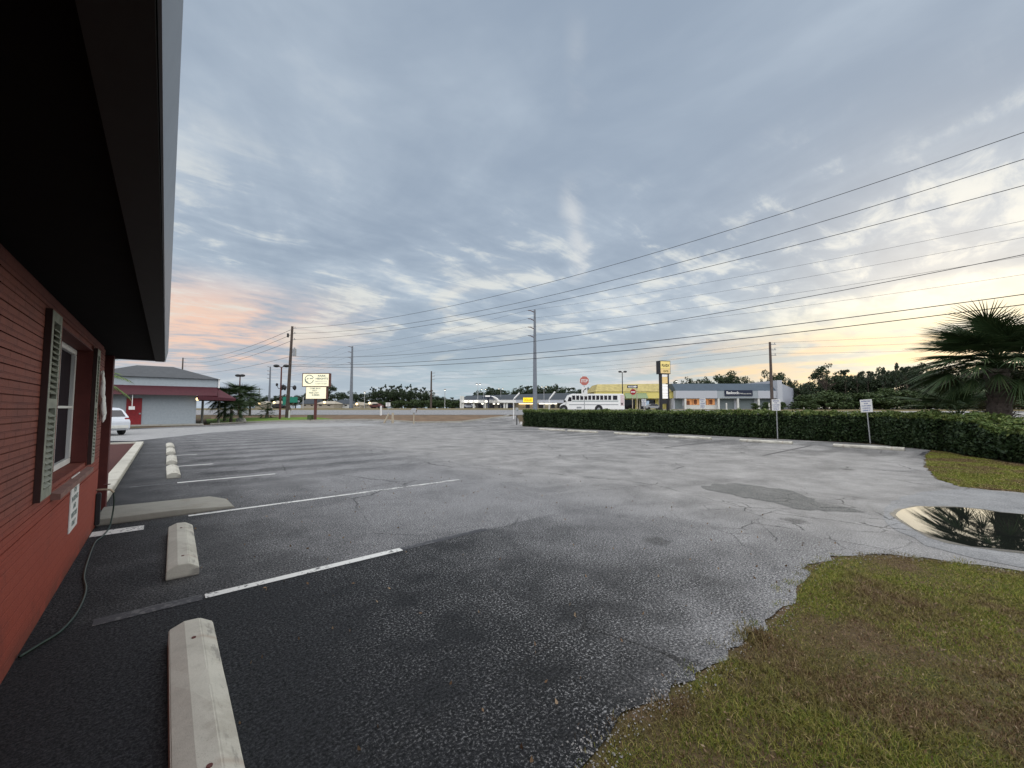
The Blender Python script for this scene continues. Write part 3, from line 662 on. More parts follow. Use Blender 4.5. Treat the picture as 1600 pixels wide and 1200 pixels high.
# a low shrub where the hedge steps down beside the palm
# ------------------------------------------------------------------ front grass, litter
def blades(name, poly, n, hmin, hmax, wd, m, seed, label, dens_edge=None):
    r = np.random.default_rng(seed); P = np.array(poly); lo, hi = P.min(0), P.max(0); pts = []
    tot = 0
    while tot < n:
        q = r.uniform(lo, hi, size=(n,2)); ins = np.zeros(n, bool); j = len(P)-1
        for i in range(len(P)):
            c = ((P[i,1] > q[:,1]) != (P[j,1] > q[:,1])) & (q[:,0] < (P[j,0]-P[i,0])*(q[:,1]-P[i,1])/(P[j,1]-P[i,1]+1e-12)+P[i,0]); ins ^= c; j = i
        # tufted: keep more where a smooth random field is high
        fld = np.sin(q[:,0]*7.1+2*np.sin(q[:,1]*5.3))*np.sin(q[:,1]*8.3+2*np.sin(q[:,0]*4.7))+.5*np.sin(q[:,0]*23)*np.sin(q[:,1]*19)+.5
        keep = ins & (r.uniform(-1.7,1.2,size=n) < fld); pts.append(q[keep]); tot += keep.sum()
    q = np.concatenate(pts)[:n]; a = r.uniform(0,2*PI,n); lean = r.uniform(.2,1.5,n); h = r.uniform(hmin,hmax,n)*(1+.5*np.sin(q[:,0]*3)*np.sin(q[:,1]*2.3)); az = r.uniform(0,2*PI,n)
    b = np.c_[q, np.full(n,-.012)]; s = np.c_[np.cos(a), np.sin(a), np.zeros(n)]*wd*.5
    mid = b+np.c_[np.cos(az)*h*.35*lean, np.sin(az)*h*.35*lean, h*.6]; tip = b+np.c_[np.cos(az)*h*lean, np.sin(az)*h*lean, h*.85]
    V = np.stack([b-s,b+s,mid+s*.7,mid-s*.7,tip],1).reshape(-1,3); k = np.arange(n)*5
    F1 = np.stack([k,k+1,k+2,k+3],1); F2 = np.stack([k+3,k+2,k+4,k+4],1)
    me_F = np.concatenate([np.stack([k,k+1,k+2],1), np.stack([k,k+2,k+3],1), np.stack([k+3,k+2,k+4],1)])
    o = np_mesh(name, V, me_F, m); return tag(o, label, kind='stuff')
fr_poly = [(1.25,.55),(1.42,1.12)]+[(x-.0,y-.03) for x,y in front_edge]+[(6.9,-1.2),(6.0,-2.2),(1.2,-1.6)]
sheet('lawn', [(1.0,.9)]+[(x,y-.0) for x,y in front_edge]+[(6.6,-1.0),(7.0,-6),(1.0,-6)], -.007, M['soil'], 'patchy brown and olive turf in the near right corner', jit=.02, seg=.3)
blades('grass', fr_poly, 340000, .012, .036, .0036, M['blade'], 3, 'patchy olive and brown grass in the near right corner')
rg = [(x+.03,y-.03) for x,y in right_edge]+[(24.2,2.5)]+[gp(*p) for p in [(1480,707),(1538,717),(1600,727)]]+[(17,-3),(13.5,-2)]
blades('grass', rg, 110000, .015, .04, .010, M['blade'], 5, 'green and tan grass patch between the puddle and the hedge')
# ragged tufts creeping onto the asphalt
fe = [Vector(p) for p in front_edge]; tp_ = []
for a, c in zip(fe, fe[1:]):
    for _ in range(int((c-a).length*11)): p = a.lerp(c, random.random()); tp_.append(p+Vector((random.gauss(0,.06), random.gauss(0,.06))))
tv = []
for p in tp_:
    k = random.randint(6,46)
    for _ in range(k): tv.append((p.x+random.gauss(0,.035), p.y+random.gauss(0,.035)))
def tufts(name, q, h0, h1, wd, m, label):
    q = np.array(q); n = len(q); r = rng; a = r.uniform(0,2*PI,n); az = r.uniform(0,2*PI,n); h = r.uniform(h0,h1,n); lean = r.uniform(.2,1.1,n)
    b = np.c_[q, np.zeros(n)]; s = np.c_[np.cos(a), np.sin(a), np.zeros(n)]*wd*.5
    mid = b+np.c_[np.cos(az)*h*.35*lean, np.sin(az)*h*.35*lean, h*.6]; tip = b+np.c_[np.cos(az)*h*lean, np.sin(az)*h*lean, h*.85]
    V = np.stack([b-s,b+s,mid+s*.7,mid-s*.7,tip],1).reshape(-1,3); k = np.arange(n)*5
    F = np.concatenate([np.stack([k,k+1,k+2],1), np.stack([k,k+2,k+3],1), np.stack([k+3,k+2,k+4],1)])
    return tag(np_mesh(name, V, F, m), label, kind='stuff')
tufts('grass_tufts', tv, .010, .032, .0035, M['blade'], 'ragged tufts along the broken asphalt edge')
c0 = gp(1180,995); g2 = [(c0[0]+random.gauss(0,.07), c0[1]+random.gauss(0,.05)) for _ in range(420)]
tufts('weed_tuft', g2, .02, .06, .005, M['blade'], 'bright green weed tuft on the asphalt edge')
def litter():
    n = 5200; q = np.c_[rng.uniform(1.2,5.6,n), rng.uniform(-1.6,1.12,n)]; q = q[(q[:,0]>1.6)&(q[:,1] < 1.16-.9*np.clip(q[:,0]-4.6,0,9))]
    n = len(q); V = []
    Cn = np.c_[q, rng.uniform(.004,.022,n)]
    V, Fs = cards(Cn, .0105, rng, flat=-1.5, asp=2.0); tag(np_mesh('fallen_leaves', V, Fs, M['litter']), 'small dry leaves scattered in the near grass', kind='stuff')
litter()
V, Fs = cards(np.c_[rng.uniform(.3,7,260)**1.0, rng.uniform(1.2,9,260), np.full(260,.006)], .018, rng, flat=-2.5, asp=2.0); tag(np_mesh('dry_leaves', V, Fs, M['litter']), 'few dry leaves blown over the asphalt', kind='stuff')
# loose gravel crumbs along the edge and on the worn asphalt
def crumbs():
    n = 1500; t = rng.uniform(0,len(fe)-1.001,n); i = t.astype(int); A = np.array([tuple(p) for p in fe]); p = A[i]+(A[i+1]-A[i])*(t-i)[:,None]+rng.normal(0,.07,size=(n,2))
    s = rng.uniform(.002,.007,size=(n,1)); o = np.array([(1,0,0),(0,1,0),(-1,0,0),(0,-1,0),(0,0,1)])
    V = (np.c_[p, np.zeros(n)][:,None,:]+o[None]*s[:,None]*rng.uniform(.6,1.3,size=(n,5,1))).reshape(-1,3); k = np.arange(n)*5
    F = np.concatenate([np.stack([k+a,k+c,k+4],1) for a, c in ((0,1),(1,2),(2,3),(3,0))])
    tag(np_mesh('gravel', V, F, mat('gravel_crumbs', (.28,.27,.26), .9, var=.5, scale=60)), 'loose gravel crumbs along the broken asphalt edge', kind='stuff')
crumbs()

# ------------------------------------------------------------------ lot signs
def lot_sign(px, X, ytop, ybot, lab, lean=0, face=0):
    d = ray(px, 650); s = X/d.x; x, y = X, d.y*s; D = x*FH.x+y*FH.y
    zt, zb = P3(px,ytop,D).z, P3(px,ybot,D).z
    t = thing('parking_sign', lab, 'sign', (x,y,0), -PI/2-.35+face, 'white parking signs on posts along the hedge')
    t.rotation_euler.x = lean*.3; t.rotation_euler.y = lean
    m = MB(); m.b2((-.018,-.0,0),(.018,.03,zt-.05)); m.build('post', M['galv'], t)
    m = MB(); m.b2((-.235,-.012,zb),(.235,-.004,zt)); m.build('sign_plate', M['white'], t)
    hh = zt-zb
    for k, (tx, ww) in enumerate([('RESERVED',.36),('FOR',.16),('CUSTOMER',.38),('PARKING',.30),('ONLY',.32)]):
        m = MB(); add_text(m, tx, (0,-.0135,zt-hh*(.14+.18*k)), ww, hh*(.095 if k < 4 else .12)); m.build('lettering', M['blue'], t)
lot_sign(1357.5, 24.4, 624, 644, 'rightmost white parking sign, on a slightly leaning post by the last wheel stop', lean=-.05)
lot_sign(1213.5, 24.4, 624, 641.5, 'white parking sign in front of the tall dark pole by the pale store')
lot_sign(1098.5, 24.9, 622.5, 638, 'white parking sign half sunk in the hedge before the orange lit store window')
lot_sign(1006.5, 24.9, 623.5, 634.5, 'leftmost white parking sign, in front of the yellow plaza')

# ------------------------------------------------------------------ road signs
def FR(name, label, cat, px, D, group=None, rz=0):     # root facing the camera, standing on the terrain
    p = P3(px, 630, D); zb = T(D); o = thing(name, label, cat, (p.x,p.y,zb), -YAW+rz, group)
    k = D/635.0
    return o, (lambda q: (q-px)*k), (lambda y: P3(px,y,D).z-zb)
ss, X, Z = FR('stop_sign', 'faded octagonal stop sign above a curved arrow plate, on a post behind the hedge', 'sign', 913.3, 32, rz=.05)
zc = Z(595); R8 = X(921.3)
m = MB(); m.cyl((0,.03,0),(0,.03,zc+.3),.03,n=8); m.build('post', M['galv'], ss)
m = MB(); oc = [(R8*math.cos(PI/8+i*PI/4), zc+R8*math.sin(PI/8+i*PI/4)) for i in range(8)]; m.prism(oc,'y',-.012,-.004); m.build('rim', M['white'], ss)
m = MB(); m.prism([(u*.93, zc+(v-zc)*.93) for u,v in oc],'y',-.016,-.0125); m.build('sign_plate', M['signred'], ss)
m = MB(); add_text(m,'STOP',(0,-.0175,zc),R8*1.35,R8*.62); m.build('lettering', M['white'], ss)
m = MB(); m.b2((X(908.6),-.012,Z(619)),(X(918),-.004,Z(605))); m.build('arrow_plate', M['white'], ss)
m = MB(); a = [(-.10,-.02),(-.07,.12),(.0,.2),(.08,.235)]; zz = Z(612)
m.tube([(u,-.02,zz+v-.03) for u,v in a],.028,n=6); m.prism([(.07,zz+.14),(.19,zz+.25),(.05,zz+.27)],'y',-.022,-.014); m.build('arrow', M['blk'], ss)
ns, X, Z = FR('wrong_way_sign', 'round red no entry sign under a dark one way arrow sign, on twin posts', 'sign', 990, 50)
m = MB(); m.cyl((X(988.4),.03,0),(X(988.4),.03,Z(604)),.05,n=8); m.build('post', M['palewood'], ns)
m = MB(); m.cyl((X(995.6),.03,0),(X(995.6),.03,Z(604)),.05,n=8); m.build('post', M['palewood'], ns)
m = MB(); m.cyl((X(989.4),-.01,Z(612.4)),(X(989.4),-.03,Z(612.4)),X(994.6),n=28); m.build('round_plate', M['red'], ns)
m = MB(); m.b2((X(986.2),-.04,Z(613.2)),(X(992.6),-.031,Z(611.6))); m.build('white_bar', M['white'], ns)
m = MB(); m.b2((X(980.5),-.03,Z(606.5)),(X(996.8),.0,Z(601.8))); m.build('one_way_plate', M['navy'], ns)
m = MB(); z1, z2, zm = Z(605.3), Z(603.1), Z(604.2); m.prism([(X(982),z1),(X(992.4),z1),(X(992.4),Z(606)),(X(996),zm),(X(992.4),Z(602.4)),(X(992.4),z2),(X(982),z2)],'y',-.036,-.0305); m.build('arrow', M['white'], ns)
m = MB(); add_text(m,'ONE WAY',(X(987),-.0375,zm),X(990)*0+ (X(992)-X(983))*.85,(z2-z1)*.62); m.build('lettering', M['navy'], ns)
gs, X, Z = FR('highway_sign', 'green highway direction sign behind the leaning wooden pole', 'sign', 459, 118)
for q in (447.5,472.5): m = MB(); m.cyl((X(q),.4,0),(X(q),.4,Z(620)),.14,n=8); m.build('post', M['galv'], gs)
m = MB(); m.b2((X(447),0,Z(629)),(X(464.5),.15,Z(620.4))); m.build('sign_plate', M['green'], gs)
m = MB(); m.b2((X(441),.2,Z(633)),(X(446.6),.35,Z(620))); m.build('side_plate', M['green'], gs)
wsn, X, Z = FR('notice_board', 'small square white sign on a post across the highway, left of the mailbox', 'sign', 606.5, 58)
m = MB(); m.b2((X(602.9),-.03,Z(635)),(X(610),.0,Z(629))); m.build('sign_plate', M['white'], wsn)
m = MB(); m.cyl((0,.03,0),(0,.03,Z(630)),.035,n=8); m.build('post', M['galv'], wsn)
m = MB(); add_text(m,'FOR RENT',(0,-.035,Z(631)),.4,.1); m.build('lettering', M['navy'], wsn); m = MB(); add_text(m,'555',(0,-.035,Z(633)),.25,.1); m.build('lettering', M['navy'], wsn)

# lit sign of the lot
ls, X, Z = FR('pole_sign', 'illuminated cream pole sign with a round emblem over a reader board', 'sign', 491.5, 47.5)
m = MB(); m.cyl((0,.25,0),(0,.25,Z(600)),.16,n=12); m.build('post', M['rust'], ls)
m = MB(); m.b2((X(471),.0,Z(604.2)),(X(513.6),.5,Z(583.0))); m.build('sign_box', M['rust'], ls)
m = MB(); m.b2((X(472.3),-.02,Z(603.3)),(X(512.6),-.001,Z(584.2))); m.build('lit_face', M['lit_sign'], ls)
m = MB(); ce = (X(482.3),Z(592.7)); Rr = X(498.6)
for i in range(40):
    if i in (39,0,1): continue
    a0, a1 = 2*PI*i/40, 2*PI*(i+1)/40; th = .08 if not 20 <= i <= 28 else .15
    m.add([(ce[0]+math.cos(a)*(Rr-(th if j else 0)), -.03, ce[1]+math.sin(a)*(Rr-(th if j else 0))) for j,a in ((0,a0),(0,a1),(1,a1),(1,a0))],[(0,1,2,3)])
m.b2((ce[0]+.05,-.03,ce[1]+.04),(ce[0]+.42,-.025,ce[1]+.13)); m.prism([(ce[0]-.33,ce[1]-.02),(ce[0]-.12,ce[1]+.02),(ce[0]-.08,ce[1]+.2),(ce[0]-.22,ce[1]+.12)],'y',-.03,-.025)
m.prism([(ce[0]-.34,ce[1]-.28),(ce[0]-.16,ce[1]-.2),(ce[0]-.25,ce[1]-.38)],'y',-.03,-.025); m.build('emblem', M['signgreen'], ls)
m = MB(); add_text(m,'PARK',(X(502),-.03,Z(587.3)),.95,.22); m.build('lettering', M['signgreen'], ls); m = MB(); add_text(m,'HEIGHTS',(X(502),-.03,Z(591.6)),1.45,.22); m.build('lettering', M['signgreen'], ls)
m = MB(); add_text(m,'MEDICAL',(X(501.3),-.03,Z(595.8)),1.4,.13); m.build('small_lettering', M['offwhite'], ls); m = MB(); add_text(m,'CENTER',(X(501.3),-.03,Z(599.6)),1.4,.13); m.build('small_lettering', mat('faded_pink_green', (.50,.55,.42), .6), ls)
m = MB(); m.b2((X(477),.02,Z(623.6)),(X(509.6),.46,Z(604.35))); m.build('reader_box', M['rust'], ls)
m = MB(); m.b2((X(477.8),.0,Z(622.9)),(X(508.8),.019,Z(604.8))); m.build('reader_face', M['lit_sign'], ls)
for tx, q, y, ww in [('COME BACK',492,606.9,1.3),('ONLY',491,610.3,.6),('FREE LAST',490,613.8,1.15),('SUMMER',493,617.2,.95)]: m = MB(); add_text(m,tx,(X(q),-.006,Z(y)),ww,.18); m.build('board_letters', M['signgreen'], ls)
m = MB(); m.b2((X(481),-.1,0),(X(487.6),.5,Z(648.5))); o = m.build('utility_box', M['leaf_mid'], bevel=.05); o.parent = None
o.matrix_world = ls.matrix_basis.copy(); o.location.z = ls.location.z; tag(o,'small green utility box beside the lit sign post','box')

# plaza pylon sign
ps, X, Z = FR('pylon_sign', 'tall dark pylon sign with lit tenant panels in front of the plaza', 'sign', 1040.5, 80, rz=.25)
for q in (1033.6,1046): m = MB(); m.b2((X(q),.2,0),(X(q)+.27,.9,Z(584.3))); m.build('post', M['black'], ps)
m = MB(); m.b2((X(1031.5),0,Z(584.2)),(X(1050),1.3,Z(563.6))); m.build('sign_box', M['black'], ps)
m = MB(); m.b2((X(1032.4),-.03,Z(576.2)),(X(1049.2),-.001,Z(564.6))); m.build('upper_panel', M['lit_yellow'], ps)
m = MB(); m.b2((X(1032.4),-.03,Z(583.2)),(X(1049.2),-.001,Z(576.5))); m.build('lower_panel', M['lit_sign_dim'], ps)
m = MB(); add_text(m,'PLAZA',(X(1041),-.04,Z(571)),1.6,.55); m.build('lettering', M['blk'], ps); m = MB(); add_text(m,'CENTER',(X(1041.5),-.04,Z(580)),1.2,.4); m.build('lettering', mat('olive_letters',(.20,.17,.03)), ps)
pan = [(588.2,584.8,'lit_panel'),(598.8,588.8,'lit_sign_dim'),(603.6,600.2,'lit_panel'),(609,604,'lit_panel'),(614.3,609.4,'lit_panel'),(618.4,614.7,'lit_panel'),(622.6,618.8,'lit_panel')]
for a, c, mm in pan:
    m = MB(); m.b2((X(1036.1),.25,Z(a)),(X(1045.8),.45,Z(c))); m.build('tenant_panel', M[mm], ps)
m = MB(); m.b2((X(1036),.3,Z(631)),(X(1046),.5,Z(624.2))); m.build('dark_panel', M['black'], ps)

# ------------------------------------------------------------------ utility poles
def pole(px, D, ytop, r0, r1, mt, lab, ybase=None, lean=0, name='utility_pole'):
    p = P3(px, 630, D); zb = T(D); zt = P3(px, ytop, D).z
    o = thing(name, lab, 'utility pole', (p.x,p.y,zb), -YAW)
    m = MB(); n = 6; m.tube([(lean*(i/n),0,(zt-zb)*i/n) for i in range(n+1)], [r0+(r1-r0)*i/n for i in range(n+1)], n=12); m.build('shaft', M[mt], o)
    return o, (lambda y: P3(px,y,D).z-zb)
def wpt(o, x, y, z): return o.matrix_basis @ Vector((x,y,z)) if False else Vector((o.location.x+math.cos(-YAW)*x-math.sin(-YAW)*y, o.location.y+math.sin(-YAW)*x+math.cos(-YAW)*y, o.location.z+z))
# A: the near leaning wooden pole
pA, Z = pole(449.0, 52, 510, .23, .14, 'wood', 'tall leaning wooden utility pole with a grey transformer can, beside the lit sign', lean=.32)
zt = Z(510); ins = []
for y in (513.2,521.3,531.0):
    m = MB(); z = Z(y); x = .32*z/zt; m.cyl((x,0,z),(x+.55,0,z+.04),.03,n=6); m.cyl((x+.36,0,z+.04),(x+.36,0,z+.22),.05,n=8)
    m.build('insulator_arm', M['grey'], pA); ins.append(wpt(pA,x+.5,0,z+.05))
m = MB(); z = Z(556); m.cyl((.70,0,z),(.70,0,Z(545)),.22,n=14); m.cyl((.70,0,Z(545)),(.70,0,Z(543)),.08,n=8); m.cyl((.2,0,Z(550)),(.6,0,Z(550)),.05,n=6); m.build('transformer', M['grey'], pA)
m = MB(); m.b2((-.30,-.1,Z(527)),(-.12,.1,Z(521))); m.build('switch', M['black'], pA)
m = MB()
for q in (-.85,-.45,.95): m.ball((q*.9,0,Z(606)),.30,n=8,m=6,sq=(.8,.5,1),jit=.25)
m.tube([(-.9,0,Z(604)),(1.0,0,Z(604))],.03); m.build('cable_boxes', M['black'], pA)
low = [wpt(pA,.3*Z(y)/zt+.15,0,Z(y)) for y in (556.6,569.8,572.0)]
# B: matching pole just outside the picture on the right
Bxy = Vector((29.0,-4.4)); pB = thing('utility_pole','wooden utility pole standing to the right beyond the palm','utility pole',(29.0,-4.4,0),0)
m = MB(); m.tube([(0,0,0),(0,0,6.5),(0,0,14.2)],[.22,.18,.14],n=10); m.build('shaft', M['wood'], pB)
def fit_wire(A, B2, obs, r, lab, sag=None, mt='wire', dz=0, group='overhead wires'):
    # end height at B and the sag that carry the wire from A through the observed directions
    rows, rhs = [], []
    Ax, Bx = Vector(A[:2]), Vector(B2[:2])
    for px, py in obs:
        d = ray(px, py); n2 = Vector((-d.y, d.x)); den = (Bx-Ax).dot(n2); s = -Ax.dot(n2)/den
        p = Ax+(Bx-Ax)*s; t = p.length/Vector((d.x,d.y)).length; z = H+d.z*t
        rows.append((s, -4*s*(1-s))); rhs.append(z-A[2]*(1-s))
    if sag is None and len(obs) > 1: zB, sg = np.linalg.lstsq(np.array(rows), np.array(rhs), rcond=None)[0]
    else: sg = sag or 0; zB = (rhs[0]-rows[0][1]*sg)/rows[0][0]
    m = MB(); N = 28; pts = []
    for i in range(N+1):
        s = i/N; p = Ax+(Bx-Ax)*s; pts.append((p.x,p.y,A[2]*(1-s)+zB*s-4*sg*s*(1-s)))
    m.tube(pts, r, n=5); o = m.build('overhead_wire', M[mt]); tag(o, lab, 'wire', group); print('WIRE', lab[:30], round(float(zB),2), round(float(sg),2)); return pts
fit_wire(ins[0], Bxy, [(1599,207),(880,435.5)], .016, 'highest overhead wire, from the top arm of the leaning pole')
fit_wire(ins[1], Bxy, [(1599,249),(880,457)], .016, 'second highest overhead wire, from the middle arm of the leaning wooden pole')
w3 = fit_wire(ins[2], Bxy, [(1599,290),(838,477)], .016, 'third overhead wire, from the bottom arm of the leaning wooden pole')
fit_wire(low[0], Bxy, [(1599,398),(838,533)], .016, 'wire leaving the leaning pole just below its transformer can')
fit_wire(low[1], Bxy, [(1599,460),(838,551.5)], .020, 'upper one of the two thick low cables that meet near the left pole')
fit_wire(low[2], Bxy, [(1599,476),(838,560)], .021, 'lower one of the two thick low cables that meet near the left pole')
# C: steel poles with upswept arms along the highway
def armed(px, D, ytop, ys, r0, r1, lab, mt='steelpole', armlen=1.35, small=True):
    o, Zf = pole(px, D, ytop, r0, r1, mt, lab); tips = []
    for y in ys:
        z = Zf(y); m = MB(); m.tube([(0,0,z-.35),(-armlen*.6,0,z+.02),(-armlen,0,z+.08)],[.10,.07,.06],n=6); m.build('arm', M['rust'], o); tips.append(wpt(o,-armlen,0,z+.08))
    if small:
        for k in range(3):
            z = Zf(ytop+83+k*5.5 if D < 100 else ytop+16+k*4); m = MB(); m.b2((-.45,-.05,z-.05),(0,.05,z+.05)); m.build('bracket', M['grey'], o)
    return o, tips
C3, t3 = armed(836, 78, 484, (485.5,498.5,511.5,525), .46, .20, 'tallest grey steel utility pole with four upswept arms, in the middle of the photo')
C2, t2 = armed(548.5, 128, 541, (541.5,550,558.5,567), .55, .25, 'grey steel utility pole with four arms, right of the lit sign')
C1, t1 = armed(420.5, 176, 573, (573,579.5,585,591), .5, .25, 'grey steel utility pole with arms, left of the leaning wooden pole', small=False)
C4 = Vector(LD(59.5,28))
nm4 = ['top','second','third','lowest']; lv = [(1599,345),(1599,371),(1599,400.5),(1599,429)]
for i in range(4):
    fit_wire(t3[i], C4, [lv[i]], .014, f'thin wire right of the {nm4[i]} arm of the tallest grey pole', sag=1.0, group='thin wires of the grey poles')
    for a, c, nm in ((t3,t2,'tallest grey pole towards the lit sign'),(t2,t1,'grey pole just right of the lit sign')):
        A, B = a[i], c[i]; m = MB(); m.tube([tuple(A.lerp(B,j/14)-Vector((0,0,4*.9*(j/14)*(1-j/14)))) for j in range(15)], .018, n=4)
        tag(m.build('overhead_wire', M['wire']), f'thin wire leftwards from {nm4[i]} arm of {nm}', 'wire', 'thin wires of the grey poles')
def wood3(px, D, ytop, ys, r0, lab):
    o, Zf = pole(px, D, ytop, r0, r0*.65, 'wood', lab); tips = []
    for y in ys:
        z = Zf(y); m = MB(); m.b2((-.15,-.06,z-.06),(.95,.06,z+.04)); m.cyl((.8,0,z),(.8,0,z+.3),.06,n=6); m.build('insulator_arm', M['grey'], o); tips.append(wpt(o,.8,0,z+.3))
    return o, tips
W2, u2 = wood3(1206.5, 66, 534.5, (538,546.5,555), .26, 'tall dark wooden pole in front of the right end of the pale store')
W1, u1 = wood3(673.5, 120, 580, (583,588,593), .30, 'wooden pole in front of the wood across the highway')
L0, Zl = pole(282.5, 110, 559, .22, .15, 'wood', 'distant pole rising behind the grey hip roof', )
m = MB()
for y in (560,566,572): m.b2((0,-.05,Zl(y)-.05),(.8,.05,Zl(y)+.05))
m.build('insulator_arm', M['grey'], L0)
P5, _z = pole(404.5, 190, 606, .3, .2, 'concpole', 'small distant pole above the lit houses')
W3 = Vector(LD(92,30))
for i in range(3):
    nmw = ['top','middle','bottom'][i]
    fit_wire(u2[i], W3, [(1599, 515+i*14)], .014, f'thin wire right of the {nmw} arm of the dark pole by the store', sag=.8, group='thin wires of the wooden poles')
    A, B = u2[i], u1[i]; m = MB(); m.tube([tuple(A.lerp(B,j/14)-Vector((0,0,4*1.0*(j/14)*(1-j/14)))) for j in range(15)], .018, n=4)
    tag(m.build('overhead_wire', M['wire']), f'thin wire between the {nmw} arms of the two distant wooden poles', 'wire', 'thin wires of the wooden poles')
    A = ins[i]+Vector((-.6,-.1,-.3)); B = wpt(L0,.8,0,Zl((560,566,572)[i])); m = MB(); m.tube([tuple(A.lerp(B,j/14)-Vector((0,0,4*1.3*(j/14)*(1-j/14)))) for j in range(15)], .022, n=4)
    tag(m.build('overhead_wire', M['wire']), f'wire sloping left from the {nmw} arm of the leaning wooden pole', 'wire', 'wires left of the leaning pole')
for i, y in enumerate((583,)):
    A = low[i]; B = wpt(L0,.5,0,Zl(y)); m = MB(); m.tube([tuple(A.lerp(B,j/14)-Vector((0,0,4*.8*(j/14)*(1-j/14)))) for j in range(15)], .022, n=4)
    tag(m.build('overhead_wire', M['wire']), 'lowest wire sloping left from below the transformer of the leaning pole', 'wire', 'wires left of the leaning pole')

# ------------------------------------------------------------------ lamp posts
def lamp_post(px, D, ytop, heads, lab, lit=True, r=.09, mt='galv', hs=.35, cat='street lamp', low=None):
    o, X, Z = FR('lamp_post', lab, cat, px, D, 'lamp posts')
    zt = Z(ytop); m = MB(); m.tube([(0,0,0),(0,0,zt*.5),(0,0,zt-hs*.3)],[r,r*.8,r*.6],n=8); m.build('pole', M[mt], o)
    for h in heads:
        q = MB(); q.tube([(0,0,zt-hs*.4),(h*hs*.9,0,zt-hs*.1),(h*hs*1.5,0,zt)],r*.4,n=6); hd = q.build('arm', M[mt], o)
        q = MB(); q.ball((h*hs*1.7,0,zt+hs*.05),hs*.75,n=10,m=6,sq=(1.15,1,.6)); l = q.build('lamp_head', M['black'], o)
        if lit:
            q = MB(); q.ball((h*hs*1.7,-.05,zt-hs*.30),hs*.55,n=10,m=6,sq=(1,1,.5)); q.build('lamp', M['lamp'], o)
    return o, X, Z
o, X, Z = lamp_post(438, 50, 572, (-.9,.8), 'tall purple grey lamp post with paired floodlights, left of the leaning pole', lit=False, r=.13, mt='rust', hs=.42)
q = MB(); q.tube([(-.45,0,Z(603)),(-.3,0,Z(607)),(.2,0,Z(607))],.035); q.ball((-.5,0,Z(601)),.2,n=8,m=6,sq=(.8,.6,1)); q.ball((.28,0,Z(603)),.2,n=8,m=6,sq=(.7,.6,1)); q.build('floodlights', M['black'], o)
lamp_post(373.5, 58, 587, (-.4,.4), 'lamp post with a dark head above the palms left of the green verge', lit=False, r=.12, mt='rust', hs=.45)
lamp_post(973, 84, 581, (-.6,.8), 'dark unlit lamp post with twin heads above the bus', lit=False, r=.13, mt='black', hs=.45)
for px, D, y, hd, lab in [(695,122,609,(0.01,),'lit single lamp post beside the wooden pole across the highway'),(746.5,130,600,(-.5,1.0),'tall lit lamp post above the row of lit bays'),(755.5,150,608,(-1,1),'lit twin lamp post in front of the round tree crowns'),
    (782.5,152,607,(-1,1),'lit twin lamp post above the dark roof, left of the tallest pole'),(850.0,138,604,(-1,1),'lit twin lamp post just right of the tallest pole'),(569.5,118,613,(.01,),'thin lit lamp post by the cream cottages'),
    (1056,112,595,(.4,),'lit lamp post between the pylon sign and the pale store')]:
    lamp_post(px, D, y, hd, lab, r=.11, hs=.42)
for px, y, tx, ty, lab in [(802.5,640,812,614,'white bent pole by the left end of the hedge'),(858,640,867.5,612,'white bent pole behind the hedge, left of the bus')]:
    o, X, Z = FR('bent_pole', lab, 'pole', px, 50, 'white bent poles')
    m = MB(); m.tube([(0,0,0),(0,0,Z(624)),(.12,0,Z(622))],.06,n=8); m.build('upright', M['white'], o)
    m = MB(); m.tube([(.1,0,Z(622.5)),((tx-px)/635*50,0,Z(ty))],.10,n=10); m.build('slanted_head', M['white'], o)
# mailboxes and posts on the verge
o, X, Z = FR('mailbox', 'grey mailbox on a thin post at the verge kerb', 'mailbox', 647, 42)
m = MB(); m.b2((-.045,-.045,-.02),(.045,.045,Z(645))); m.build('post', M['palewood'], o)
m = MB(); pr = [(-.26,Z(645)),(.26,Z(645)),(.26,Z(640.5)),(.18,Z(638.6)),(0,Z(637.8)),(-.18,Z(638.6)),(-.26,Z(640.5))]; m.prism(pr,'y',-.25,.28); m.build('box', M['galv'], o, bevel=.02)
m = MB(); m.b2((.265,-.1,Z(643)),(.28,.1,Z(640))); m.build('flag', M['rust'], o)
x, y = gp(807.5,664); D = x*FH.x+y*FH.y
o, X, Z = FR('drop_box', 'light grey box on a post beside the left end of the hedge', 'box', 807.5, D)
m = MB(); m.b2((-.05,-.05,0),(.05,.05,Z(649))); m.build('post', M['black'], o)
m = MB(); m.b2((-.14,-.15,Z(648.6)),(.16,.15,Z(637))); m.build('box', M['galv'], o, bevel=.02)
m = MB(); m.b2((.02,-.158,Z(642)),(.1,-.151,Z(640))); m.build('label_plate', M['signgreen'], o)
m = MB(); m.cyl((0,0,0),(0,0,.25),.10,n=12); x2, y2 = gp(811,663); o = m.build('bollard', M['white'], loc=(x2+.3,y2,0)); tag(o,'short white stub at the end of the hedge','bollard')
for px, y0, y1, ln, w, mt_, lab in [(603.5,656,646.5,.5,.10,'palewood','leaning pale timber post by the kerb'),(614,656.2,645,0,.12,'palewood','upright pale timber post by the kerb, left of the mailbox'),(595.5,649,634,0,.13,'white','white marker post on the verge, leftmost of the three')]:
    o, X, Z = FR('post', lab, 'post', px, 44 if y0 > 650 else 56, 'short posts on the verge')
    m = MB(); m.tube([(-ln*.4,0,-.02),(ln*.6,0,Z(y1))],w,n=8); m.build('shaft', M[mt_], o)
